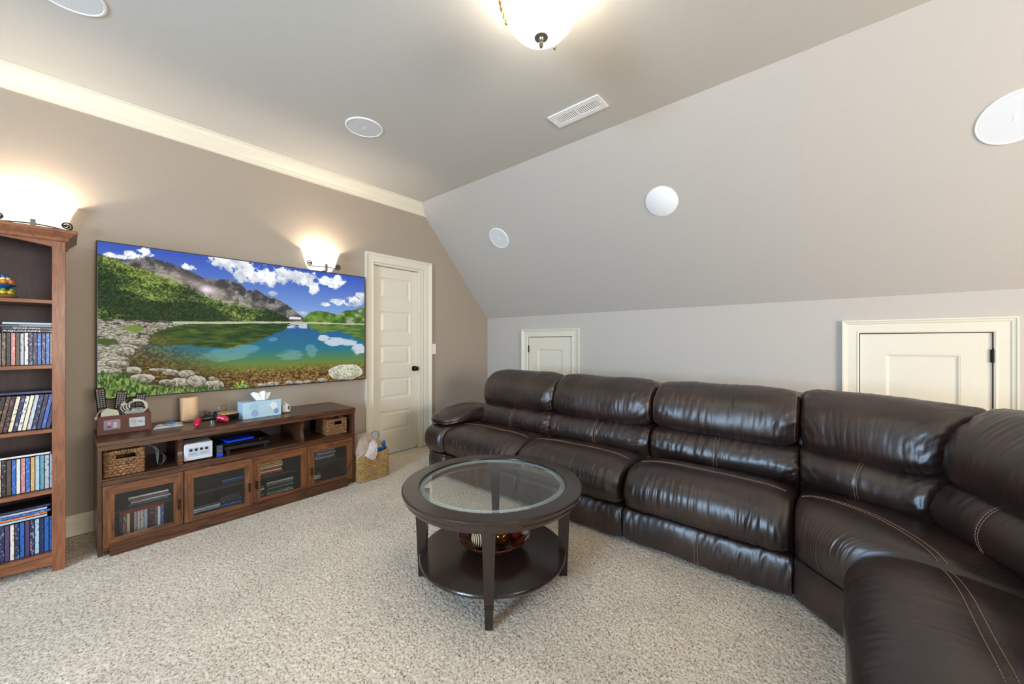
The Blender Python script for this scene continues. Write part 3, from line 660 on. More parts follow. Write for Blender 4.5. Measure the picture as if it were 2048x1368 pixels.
    im = bpy.data.images.new('lake_screen', w, h); im.colorspace_settings.name = 'sRGB'; im.pixels.foreach_set(out.ravel()); im.update(); im.pack(); return im
TVX0, TVX1, TVZ0, TVZ1 = .112, 1.940, .848, 1.880
tv = thing('television', ((TVX0+TVX1)/2, 3.63, TVZ0), 'large flat television on the taupe wall showing a mountain lake', 'television')
bx('screen_bezel', M_black, TVX0, TVX1, 3.605, 3.640, TVZ0, TVZ1, tv, .003)
bx('wall_mount', M_black, .75, 1.30, 3.640, YT, 1.15, 1.60, tv)
bx('logo_tab', simple('grey_plastic', (90, 92, 96), .4), .985, 1.045, 3.603, 3.612, TVZ0-.006, TVZ0+.001, tv)
me = bpy.data.meshes.new('screen'); e_ = .007; off = Vector(tv.location)
me.from_pydata([tuple(Vector(p)-off) for p in ((TVX0+e_, 3.6042, TVZ0+e_), (TVX1-e_, 3.6042, TVZ0+e_), (TVX1-e_, 3.6042, TVZ1-e_), (TVX0+e_, 3.6042, TVZ1-e_))], [], [(0, 1, 2, 3)])
uvl = me.uv_layers.new(name='UVMap')
for i, c in enumerate(((0, 0), (1, 0), (1, 1), (0, 1))): uvl.data[i].uv = c
ms = bpy.data.materials.new('lit_screen'); ms.use_nodes = True; nt = ms.node_tree; b = nt.nodes['Principled BSDF']
ti = nt.nodes.new('ShaderNodeTexImage'); ti.image = screen_image(); nt.links.new(ti.outputs[0], b.inputs['Emission Color']); b.inputs['Emission Strength'].default_value = 1.0
b.inputs['Base Color'].default_value = (.01, .01, .01, 1); b.inputs['Roughness'].default_value = .4; b.inputs['Specular IOR Level'].default_value = .04
me.materials.append(ms); so = bpy.data.objects.new('screen', me); COL.objects.link(so); so.parent = tv; so['label'] = 'lit screen showing a lake below green mountains'

# ------------------------------------------------------------------ wall sconces
M_shade = mat('glowing_alabaster_glass', lin((255, 248, 236)), .4, emit=lin((255, 243, 222)), es=1.5)
def sconce(cx, label):
    t = thing('wall_sconce', (cx, YT, 1.88), label, 'wall light', 'pair of wall sconces')
    g = G(); rings = []
    hw, dp = .165, .135; prof = [(.10, 1.885), (.42, 1.885), (.60, 1.895), (.74, 1.93), (.82, 1.975), (.90, 2.02), (1.0, 2.062), (1.03, 2.07)]
    inner = [(.99, 2.07), (.96, 2.06), (.86, 2.02), (.78, 1.975), (.70, 1.935), (.55, 1.905), (.10, 1.897)]
    for k, z in prof+inner:
        r = []
        for j in range(25):
            a = math.pi*j/24; ca, sa = math.cos(a), math.sin(a)
            r.append((cx+hw*k*np.sign(ca)*abs(ca)**.75, YT-.002-dp*k*abs(sa)**.75, z))
        rings.append(r)
    g.loft(rings, closed=False); g.build('glass_shade', M_shade, t, True, 'glowing cream glass bowl shade')
    m = M_blackm; g = G()
    yb = YT-.002-.115
    g.tube([(cx-.125, yb+.02, 1.905), (cx-.06, yb-.012, 1.908), (cx, yb-.02, 1.91), (cx+.06, yb-.012, 1.908), (cx+.125, yb+.02, 1.905)], .0035, 8)
    for sgn in (-1, 1):
        pts = []
        for i in range(26):
            a = i/25*3.4*math.pi; r = .026*(1-i/25*.82); pts.append((cx+sgn*(.125+.0-.026*0+r*math.sin(a)*1.0), yb+.02, 1.905+.026-.026*0-r*math.cos(a)-(.0)))
        g.tube(pts, .0042, 8); g.ball((pts[-1][0], pts[-1][1], pts[-1][2]), .008, 8)
    g.build('scroll_bar', m, t, True)
    g = G().box(cx-.010, cx+.010, yb-.030, yb-.014, 1.868, 1.935, .002); g.build('center_clip', simple('pewter', (120, 114, 106), .4, metal=.6), t)
    bx('wall_plate', m, cx-.04, cx+.04, YT-.02, YT, 1.84, 1.90, t, .002); bx('bracket_arm', m, cx-.008, cx+.008, yb-.02, YT-.01, 1.868, 1.88, t)
    p = point('sconce_bulb', (cx, YT-.064, 1.985), 10, (1, .91, .77), .02); p.parent = t; p.location = Vector((cx, YT-.062, 1.985))-Vector(t.location)
sconce(1.522, 'glass bowl wall sconce with scrolled iron bar, just above the television')
sconce(-.135, 'glass bowl wall sconce with scrolled iron bar, behind the bookcase top')

# ------------------------------------------------------------------ ceiling lamp
LX, LY = 1.33, .965
cl = thing('ceiling_lamp', (LX, LY, H), 'lit semi-flush ceiling lamp with white glass bowl and rope-twist arms', 'ceiling light')
M_lamp = mat('glowing_white_glass', lin((255, 250, 240)), .4, emit=lin((255, 244, 224)), es=7.0)
pr = [(.001, 2.545), (.03, 2.546), (.07, 2.556), (.11, 2.580), (.14, 2.615), (.158, 2.655), (.165, 2.69), (.160, 2.69), (.152, 2.655), (.134, 2.618), (.105, 2.586), (.065, 2.562), (.001, 2.551)]
G().lathe(pr, (LX, LY, 0), 48).build('glass_bowl', M_lamp, cl, True, 'glowing white glass bowl')
M_gold = simple('antique_brass', (176, 142, 84), .35, metal=.9)
for k in range(3):
    a = R(12+120*k); P_ = []
    for i in range(21):
        t = i/20; z = 2.60+t*.18; r = .150+.03*math.sin(t*2.2) if t < .7 else .150+.03*math.sin(.7*2.2)-(t-.7)*.35
        P_.append((r, z))
    g = G()
    for ph in (0, math.pi):
        pts = [(LX+(r)*math.cos(a)+.004*math.cos(i*1.1+ph), LY+(r)*math.sin(a)+.004*math.sin(i*1.1+ph), z) for i, (r, z) in enumerate(P_)]
        g.tube(pts, .0045, 6)
    g.build('twisted_arm', M_gold, cl, True)
G().lathe([(.001, 2.775), (.05, 2.775), (.072, 2.79), (.078, 2.82), (.001, 2.82)], (LX, LY, 0), 32).build('ceiling_canopy', M_gold, cl, True)
g = G(); g.lathe([(.001, 2.525), (.006, 2.525), (.008, 2.535), (.012, 2.542), (.030, 2.545), (.030, 2.549), (.001, 2.549)], (LX, LY, 0), 24); g.build('finial_cap', simple('brushed_nickel', (150, 146, 132), .4, metal=.8), cl, True)
g = G(); g.lathe([(.001, 2.500), (.005, 2.502), (.009, 2.510), (.010, 2.528), (.007, 2.535), (.001, 2.535)], (LX, LY, 0), 16); g.build('finial_tip', simple('dark_bronze', (92, 84, 74), .4, metal=.6), cl, True)
p = point('ceiling_lamp_bulb', (0, 0, 0), 5, (1, .93, .82), .05); p.parent = cl; p.location = (0, 0, -.095)

# ------------------------------------------------------------------ ceiling speakers, vent
def disc(name, c, nrm, r, label, cat, blank=False, group=None):
    t = thing(name, c, label, cat, group)
    z = Vector(nrm).normalized(); q = Vector((0, 0, 1)).rotation_difference(z).to_matrix().to_4x4(); M_ = Matrix.Translation(c) @ q
    if blank:
        g = G().lathe([(.001, 0), (r, 0), (r, .004), (r-.004, .007), (.001, .007)], n=64); g.xf(M_); g.build('cover_plate', M_white, t, True)
        for sx in (-.04, .04): g = G().lathe([(.001, .007), (.005, .007), (.004, .009), (.001, .0095)], (sx, 0, 0), 10); g.xf(M_); g.build('screw', M_white, t, True)
        return
    g = G(); rings = []
    for j in range(64):
        a = 2*math.pi*j/64; rings.append([(rr*math.cos(a), rr*math.sin(a), zz) for rr, zz in ((r, 0), (r-.002, .006), (r-.010, .008), (r-.013, .004), (r-.013, 0))])
    rings.append(rings[0]); g.loft(rings, caps=False); g.xf(M_); g.build('rim', M_white, t, True)
    g = G().lathe([(.001, 0), (r-.013, 0), (r-.014, .005), (.001, .006)], n=64); g.xf(M_); g.build('grille', M_grille, t, True)
    g = G().box(-.018, .018, -.006, .006, .006, .0075, .0005); g.xf(M_); g.build('badge', M_white, t)
SN = (-nx, 0, -nz)
def sp(x, y): return (x-.0005*nx, y, KH+(XW-x)*K-.0005)
disc('ceiling_speaker', (1.422, 2.652, H-.0005), (0, 0, -1), .132, 'round white ceiling speaker between the television wall and the lamp', 'speaker', group='round in-ceiling speakers')
disc('ceiling_speaker', (-.012, 2.66, H-.0005), (0, 0, -1), .132, 'round white ceiling speaker at the top left above the bookcase', 'speaker', group='round in-ceiling speakers')
disc('ceiling_speaker', sp(3.038, 2.770), SN, .122, 'grey round speaker on the slope nearest the television wall', 'speaker', group='round in-ceiling speakers')
disc('ceiling_speaker', sp(3.05, -.690), SN, .130, 'large round speaker on the slope at the right edge', 'speaker', group='round in-ceiling speakers')
disc('cover_plate_disc', sp(3.052, 1.036), SN, .124, 'plain bright white round blank cover in the middle of the slope', 'cover plate', True)
vt = thing('ceiling_vent', (2.283, 1.35, H), 'white rectangular ceiling air vent beside the slope', 'air vent')
a0, a1, b0, b1 = 2.203, 2.360, 1.153, 1.545; zc = H
g = G()
for q in ((a0, a1, b0, b0+.035), (a0, a1, b1-.035, b1), (a0, a0+.038, b0+.035, b1-.035), (a1-.038, a1, b0+.035, b1-.035), (a0+.038, a1-.038, 1.342, 1.356)): g.box(*q, zc-.008, zc-.001)
g.build('vent_frame', M_white, vt); bx('dark_duct', M_darkin, a0+.03, a1-.03, b0+.03, b1-.03, zc-.0008, zc-.0003, vt)
lv = None
for k in range(22):
    half = k//11; i = k % 11; y = (1.198 if half == 0 else 1.366)+i*.0138
    g = G().box(a0+.038, a1-.038, y-.0035, y+.0035, zc-.0075, zc-.0015); g.xf(rot_about((0, y, zc-.0045), 'X', 28 if half == 0 else -28)); g.build('louver', M_white, vt)
for y in (b0+.015, b1-.015): G().lathe([(.001, zc-.011), (.004, zc-.0105), (.005, zc-.008), (.001, zc-.008)], (2.283, y, 0), 10).build('screw', M_white, vt, True)

# ------------------------------------------------------------------ bookcase with discs
BX1, BX0, BY, BYB = -.012, -.86, 3.166, 3.50
bc = thing('bookcase', (-.44, 3.33, 0), 'tall cherry wood open bookcase at the left edge, full of disc cases', 'bookcase')
bx('face_stile', M_casez, BX1-.047, BX1, BY, BY+.02, 0, 1.80, bc, .0015); bx('face_stile', M_casez, BX0, BX0+.047, BY, BY+.02, 0, 1.80, bc, .0015)
bx('side_panel', M_casez, BX1-.024, BX1-.004, BY+.02, BYB, 0, 1.807, bc); bx('side_panel', M_casez, BX0+.004, BX0+.024, BY+.02, BYB, 0, 1.807, bc)
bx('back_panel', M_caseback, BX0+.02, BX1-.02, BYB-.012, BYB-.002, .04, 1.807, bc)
# arched top rail
g = G(); n_ = 24; rings = []
for i in range(n_+1):
    t = i/n_; x = BX0+.047+(BX1-.047-BX0-.047)*t; zb = 1.733+.035*(1-(2*t-1)**2)
    rings.append([(x, BY+.002, zb), (x, BY+.002, 1.80), (x, BY+.02, 1.80), (x, BY+.02, zb)])
g.loft(rings); g.build('top_rail', M_case, bc)
g = G(); g.box(BX0-.04, BX1+.042, BY-.035, BYB, 1.808, 1.826, .003)
cpf = [(0, 1.762), (.008, 1.768), (.012, 1.782), (.03, 1.800), (.034, 1.808), (-.02, 1.808), (-.02, 1.762)]
g2 = G(); g2.loft([[(BX0-d, BY-d, z) for d, z in cpf], [(BX1+d, BY-d, z) for d, z in cpf], [(BX1+d, BYB, z) for d, z in cpf]]); g2.build('crown_moulding', M_casez, bc)
g.build('top_board', M_case, bc)
SH = [1.448, 1.102, .761, .436, .103]
for z in SH: bx('shelf', M_case, BX0+.02, BX1-.02, BY+.006, BYB-.01, z-.02, z, bc, .002)
g = G(); rings = []
for i in range(n_+1):
    t = i/n_; x = BX0+.047+(BX1-.047-BX0-.047)*t; zb = .035+.02*(1-(2*t-1)**2)
    rings.append([(x, BY+.002, zb), (x, BY+.002, .084), (x, BY+.02, .084), (x, BY+.02, zb)])
g.loft(rings); g.build('bottom_rail', M_case, bc)

def printmat(c1, c2, seed, horiz=False):
    key = 'print_%s_%s_%d_%d' % (c1, c2, seed, horiz)
    nm = 'spine_print_%d' % (len([k for k in MC if k.startswith('print')])+1)
    if key in MC: return MC[key]
    m = bpy.data.materials.new(nm); m.use_nodes = True; nt = m.node_tree; b = nt.nodes['Principled BSDF']; L = nt.links.new
    tc = nt.nodes.new('ShaderNodeTexCoord'); mp = nt.nodes.new('ShaderNodeMapping'); mp.inputs['Location'].default_value = (seed*1.7, seed*.3, seed*2.3); mp.inputs['Scale'].default_value = (1.4, 1, .7) if not horiz else (.7, 1, 2)
    n = nt.nodes.new('ShaderNodeTexNoise'); n.inputs['Scale'].default_value = 85; n.inputs['Detail'].default_value = 1; L(tc.outputs['Object'], mp.inputs[0]); L(mp.outputs[0], n.inputs[0])
    cr = nt.nodes.new('ShaderNodeValToRGB'); cr.color_ramp.interpolation = 'LINEAR'; e = cr.color_ramp.elements; e[0].position = .58; e[1].position = .63; e[0].color = lin(c1); e[1].color = lin(tuple(.45*a_+.55*b_ for a_, b_ in zip(c1, c2)))
    L(n.outputs[0], cr.inputs[0]); L(cr.outputs[0], b.inputs['Base Color']); b.inputs['Roughness'].default_value = .3; b.inputs['Coat Weight'].default_value = .4
    MC[key] = m; return m
CN = {'black': (24, 24, 28), 'grey': (92, 92, 98), 'white': (214, 214, 208), 'yellow': (206, 160, 50), 'blue': (28, 92, 172), 'navy': (24, 34, 78), 'red': (158, 34, 34), 'pink': (196, 120, 118), 'cream': (220, 208, 176), 'brown': (82, 60, 48), 'orange': (214, 104, 44), 'purple': (72, 50, 96), 'tan': (196, 156, 96), 'pale blue': (158, 190, 210), 'green': (84, 128, 72), 'silver': (176, 182, 190), 'teal': (84, 150, 176)}
ORD = ['', 'first', 'second', 'third', 'fourth', 'fifth', 'sixth', 'seventh', 'eighth', 'ninth', 'tenth', 'eleventh', 'twelfth', 'thirteenth', 'fourteenth', 'fifteenth', 'sixteenth', 'seventeenth', 'eighteenth', 'nineteenth', 'twentieth']
M_casep = {}
seedc = [0]
def disc_case(x, y, z, w, hgt, dep, colname, second, label, group, lean=0, flat=False, twist=0, band=None):
    """upright: spine of width w faces -y; flat: lies with spine of length hgt along x"""
    seedc[0] += 1; sd = seedc[0] % 9
    t = thing('disc_case', (x, y, z), label, 'disc case', group)
    shell = simple('case_plastic_'+(band or 'black'), CN[band] if band else (20, 20, 24), .25)
    c1, c2 = CN[colname], CN[second]
    g, p = G(), G()
    if flat:
        g.box(x-hgt/2, x+hgt/2, y, y+dep, z, z+w, .001); p.box(x-hgt/2+.004, x+hgt/2-.004, y-.0006, y+.001, z+.0015, z+w-.0015)
        M_ = rot_about((x, y, z), 'Z', twist)
    else:
        g.box(x-w/2, x+w/2, y, y+dep, z, z+hgt, .001); p.box(x-w/2+.0012, x+w/2-.0012, y-.0006, y+.001, z+.004, z+hgt-(.018 if band else .004))
        M_ = rot_about((x-w/2 if lean < 0 else x+w/2, y, z), 'Y', lean)
    g.xf(M_); p.xf(M_)
    g.build('case_shell', shell, t); p.build('printed_spine', printmat(c1, c2, sd, flat), t)
    return t, M_
def row(cols, xr, y, z, w, hgt, dep, where, group, lean=0, band=None, jit=.004):
    x = xr
    for i, c in enumerate(cols):
        c = c.split('/'); ww = w*random.uniform(.92, 1.06)
        lab = '%s disc case, %s from the right in %s' % (c[0], ORD[i+1], where)
        disc_case(x-ww/2, y+random.uniform(0, jit), z, ww, hgt*random.uniform(.985, 1.0), dep, c[0], c[1] if len(c) > 1 else 'grey', lab, group, lean, band=band)
        x -= ww/max(.2, math.cos(R(lean)))+.0006
IR = BX1-.048
row(['black/white', 'blue/pale blue', 'navy/pale blue', 'blue/white', 'navy/silver', 'navy/white', 'white/red', 'silver/brown', 'brown/black', 'pink/cream', 'black/grey', 'brown/tan', 'grey/black', 'yellow/brown', 'black/red', 'navy/grey', 'white/blue', 'black/grey', 'red/black', 'blue/white'],
    IR+.006, BY+.028, SH[1], .0138, .172, .135, 'the row on the second shelf', 'slim disc cases upright on the second shelf')
row(['navy/blue', 'blue/pink', 'navy/grey', 'navy/pale blue', 'silver/white', 'cream/white', 'white/black', 'navy/white', 'cream/black', 'black/pink', 'brown/pink', 'black/tan', 'grey/black', 'navy/white', 'white/red', 'black/grey'],
    IR-.006, BY+.034, SH[2], .0148, .188, .135, 'the leaning row on the third shelf', 'disc cases leaning on the third shelf', lean=9)
row(['pale blue/navy', 'silver/purple', 'teal/green', 'pale blue/pink', 'tan/cream', 'blue/pale blue', 'pink/white', 'white/silver', 'blue/silver', 'brown/grey', 'black/pale blue', 'cream/red', 'black/grey', 'navy/white', 'white/black', 'grey/black'],
    IR+.006, BY+.040, SH[3], .0150, .188, .135, 'the row on the fourth shelf', 'disc cases upright on the fourth shelf')
row(['blue/navy', 'blue/navy', 'navy/blue', 'pale blue/brown', 'navy/white', 'purple/red', 'blue/navy', 'navy/pale blue', 'white/orange', 'purple/green', 'navy/white', 'red/orange', 'orange/yellow', 'navy/purple', 'white/blue', 'red/black', 'blue/white'],
    IR+.006, BY+.034, SH[4], .0152, .190, .135, 'the row on the bottom shelf', 'disc cases upright on the bottom shelf')
def pile(cols, x, y, z, w, hgt, dep, where, group, texts=(), jx=.004, tw=1.5):
    for i, c in enumerate(cols):
        c = c.split('/'); ti_ = dict(texts).get(i)
        pos = 'at bottom of' if i == 0 else ('on top of' if i == len(cols)-1 else '%s up in' % ORD[i+1])
        t, M_ = disc_case(x+random.uniform(-jx, jx), y+random.uniform(0, .004), z+i*(w+.0006), w, hgt, dep, c[0], c[1] if len(c) > 1 else 'grey', '%s disc case lying %s %s' % (c[0], pos, where), group, flat=True, twist=0 if ti_ else random.uniform(-tw, tw))
        if ti_: text('title', ti_[0], simple('white_ink', (220, 220, 220), .5), t, (x+ti_[1], y-.0028, z+i*(w+.0006)+w/2), w*ti_[2], RX90, .0002, sx=ti_[3])
pile(['black/navy', 'navy/black', 'black/grey', 'pale blue/tan'], -.138, BY+.022, SH[1]+.1728, .0125, .172, .135, 'the stack lying above the second shelf row', 'disc cases lying on the second shelf row', [(0, ('AQUAMAN', -.02, .95, 2.0)), (1, ('SPIDER-MAN', -.005, .95, 1.3))])
disc_case(-.318, BY+.03, SH[1]+.1728, .0125, .172, .135, 'blue', 'white', 'blue disc case lying at the left end above the second shelf row', 'disc cases lying on the second shelf row', flat=True)
disc_case(-.14, BY+.045, SH[2]+.190, .013, .19, .13, 'navy', 'blue', 'navy disc case lying on top of the leaning third shelf row', None, flat=True)
disc_case(-.155, BY+.030, SH[3]+.1895, .012, .19, .135, 'white', 'pink', 'white disc case lying on top of the fourth shelf row', None, flat=True, twist=.5)
pile(['pale blue/white', 'orange/white', 'blue/pale blue', 'silver/purple', 'navy/blue'], -.160, BY+.028, SH[4]+.1912, .0125, .19, .135, 'the stack lying above the bottom shelf row', 'disc cases lying on the bottom shelf row', jx=.010, tw=3)
# painted ornament (plain stand-in) on the top shelf
orn = thing('painted_ornament', (-.23, BY+.13, SH[0]), 'small colourful painted ornament on the top shelf of the bookcase', 'ornament')
ox, oy, oz = -.225, BY+.13, SH[0]
G().ball((ox, oy, oz+.016), .05, 12, (1, .7, .32)).build('stone_base', simple('mottled_brown_stone', (112, 84, 56), .5, var=.3), orn, 'all')
def cluster(nm, m, n_, r_, cz, rad, sx=1):
    g = G()
    for i in range(n_): g.ball((ox+rad*sx*math.cos(i*2.4+cz), oy+rad*.7*math.sin(i*2.4+cz), oz+cz+.003*(i % 3)), r_, 8)
    tag(g.build(nm, m, orn, 'all'), kind='stuff')
G().lathe([(.001, .016), (.020, .018), (.014, .030), (.012, .050), (.030, .064), (.046, .072), (.044, .076), (.001, .070)], (ox, oy, oz), 24).build('blue_pedestal_dish', simple('blue_glaze', (30, 84, 150), .3), orn, True)
cluster('yellow_glass_beads', simple('yellow_glaze', (226, 196, 30), .3), 7, .012, .030, .026)
cluster('green_glass_beads', simple('green_glaze', (104, 150, 70), .3), 6, .009, .042, .034)
cluster('orange_glass_beads', simple('orange_glaze', (214, 132, 50), .3), 8, .013, .084, .028)
cluster('cream_glass_beads', simple('cream_glaze', (232, 206, 150), .3), 6, .011, .098, .018)
cluster('blue_glass_beads', simple('slate_blue_glaze', (58, 84, 128), .5), 6, .009, .114, .014)

# ------------------------------------------------------------------ media console
CX0, CX1, CY, CYB, CZ = .104, 1.609, 3.165, 3.645, .655
mc = thing('media_console', (.856, 3.40, 0), 'dark oak media console with four glass doors below the television', 'media console')
bx('side_panel', M_consolez, CX0, CX0+.018, CY, CYB, .004, .604, mc, .0015); bx('side_panel', M_consolez, CX1-.018, CX1, CY, CYB, .025, .604, mc, .0015)
g = G().box(CX0-.004, CX1+.003, CY-.012, CYB, .629, CZ, .003); g.build('top_board', M_console, mc)
g = G().box(CX0+.001, CX1-.001, CY-.004, CYB-.01, .604, .629); g.build('top_apron', M_console, mc)
bx('open_shelf', M_console, CX0+.018, CX1-.018, CY+.002, CYB-.01, .425, .438, mc, .001)
bx('middle_rail', M_console, CX0+.018, CX1-.018, CY-.002, CY+.018, .398, .4245, mc, .001)
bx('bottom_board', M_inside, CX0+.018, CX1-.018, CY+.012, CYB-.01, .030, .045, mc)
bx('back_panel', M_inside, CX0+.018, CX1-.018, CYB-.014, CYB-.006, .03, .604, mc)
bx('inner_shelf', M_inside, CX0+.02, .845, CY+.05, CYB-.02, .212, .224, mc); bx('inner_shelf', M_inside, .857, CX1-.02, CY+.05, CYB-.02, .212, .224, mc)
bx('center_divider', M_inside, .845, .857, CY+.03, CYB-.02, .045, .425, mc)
bx('plinth_board', M_console, .150, 1.535, CY-.028, CY+.0, .0, .066, mc, .002); bx('plinth_return', M_console, .150, .17, CY, CYB-.05, .0, .03, mc); bx('plinth_return', M_console, 1.515, 1.535, CY, CYB-.05, .0, .03, mc)
bx('bottom_rail', M_console, CX0+.018, CX1-.018, CY+.000, CY+.014, .028, .046, mc)
for xb in (.464, 1.195):
    g = G(); pf = []
    for i in range(21):
        t = i/20; pf.append((CY+.012+.03*math.sin(t*math.pi)**1.2+(.012 if t < .12 or t > .9 else .0), .604-.166*t))
    rings = [[(xb-.012, y, z) for y, z in pf]+[(xb-.012, CYB-.05, .438), (xb-.012, CYB-.05, .604)], [(xb+.012, y, z) for y, z in pf]+[(xb+.012, CYB-.05, .438), (xb+.012, CYB-.05, .604)]]
    g.loft(rings); g.build('curved_divider', M_console, mc)
doors = [(.124, .474, 'r', 0), (.478, .848, 'r', -2.6), (.853, 1.222, 'l', 0), (1.226, 1.589, 'l', 0)]
for x0, x1, hs, ang in doors:
    z0, z1 = .048, .396; sw_, rw = .047, .042
    piv = (x0, CY, 0) if hs == 'r' else (x1, CY, 0); Mr = rot_about(piv, 'Z', ang)
    g = G(); o_, i_ = [(x0, z0), (x1, z0), (x1, z1), (x0, z1)], [(x0+sw_, z0+rw), (x1-sw_, z0+rw), (x1-sw_, z1-rw-.012), (x0+sw_, z1-rw-.012)]
    for k in range(4):   # bottom, right, top, left members sharing their mitre corners
        (ax, az), (bx_, bz), (cx_, cz_), (dx_, dz_) = o_[k], o_[(k+1) % 4], i_[(k+1) % 4], i_[k]
        g.m = 0 if k % 2 else 1
        g.add([(ax, CY-.003, az), (bx_, CY-.003, bz), (cx_, CY-.003, cz_), (dx_, CY-.003, dz_), (ax, CY+.017, az), (bx_, CY+.017, bz), (cx_, CY+.017, cz_), (dx_, CY+.017, dz_)], [(0, 1, 2, 3), (7, 6, 5, 4), (0, 4, 5, 1), (3, 2, 6, 7)])
    g.xf(Mr); dr = g.build('door', [M_doorz, M_door], mc, weld=True)
    g = G().box(x0+sw_-.003, x1-sw_+.003, CY+.006, CY+.010, z0+rw-.003, z1-rw-.009); g.xf(Mr); g.build('glass_pane', M_cabglass, dr, label='smoked glass pane')
    hx = x1-.022 if hs == 'r' else x0+.022
    g = G().box(hx-.006, hx+.006, CY-.026, CY-.018, .165, .228, .003); g.box(hx-.004, hx+.004, CY-.02, CY-.002, .172, .180); g.box(hx-.004, hx+.004, CY-.02, CY-.002, .213, .221); g.xf(Mr); g.build('handle', M_blackm, dr, label='dark metal bar handle')
# discs behind the glass
row(['blue/white', 'white/silver', 'grey/black', 'black/white', 'black/red', 'pale blue/white', 'white/grey', 'white/silver', 'silver/red', 'black/grey', 'cream/white', 'grey/white', 'black/silver'],
    .392, CY+.085, .0455, .0150, .158, .13, 'the row behind the first console door', 'disc cases upright behind the first console door', band='red')
pile(['grey/black', 'silver/orange', 'grey/orange', 'white/grey'], .325, CY+.085, .2245, .0135, .19, .135, 'shelf stack behind first console door', 'disc cases lying behind the first console door', jx=.012)
pile(['red/black', 'black/white', 'pale blue/blue', 'white/pale blue', 'grey/black'], .600, CY+.085, .0455, .0140, .19, .135, 'the stack behind the second console door', 'disc cases lying low behind the second console door', jx=.008)
pile(['navy/white', 'black/white', 'blue/white', 'black/silver', 'navy/white', 'black/white', 'black/grey'], .742, CY+.075, .0455, .0140, .125, .135, 'right stack behind second console door', 'disc cases lying at the right of the second door')
pile(['navy/blue', 'blue/grey'], .765, CY+.10, .2245, .0140, .14, .135, 'upper shelf behind second console door', 'disc cases on the upper shelf behind the second door')
pile(['grey/black', 'white/grey', 'green/white', 'navy/purple', 'green/black', 'black/grey', 'grey/white', 'silver/grey'], 1.055, CY+.085, .0455, .0140, .19, .135, 'lower stack behind third console door', 'disc cases lying low behind the third console door', jx=.006)
pile(['black/white', 'black/silver', 'grey/white', 'black/white', 'black/grey', 'white/black', 'brown/white'], .925, CY+.080, .0455, .0140, .06, .135, 'left stack behind third console door', 'short stack at the left behind the third console door', jx=.004)
pile(['red/cream', 'cream/tan', 'red/white', 'cream/red', 'tan/cream', 'yellow/white'], .985, CY+.085, .2245, .0145, .18, .135, 'upper stack behind third console door', 'disc cases lying high behind the third console door', jx=.006)
pile(['black/red', 'grey/black', 'black/white', 'white/grey', 'cream/white', 'red/black'], 1.305, CY+.085, .0455, .0145, .12, .135, 'lower stack behind fourth console door', 'disc cases lying low behind the fourth console door', jx=.004)
pile(['grey/black', 'silver/grey', 'grey/silver', 'silver/black', 'grey/silver', 'silver/grey'], 1.415, CY+.12, .2245, .0150, .17, .135, 'upper stack behind fourth console door', 'disc cases lying high behind the fourth console door', jx=.008)

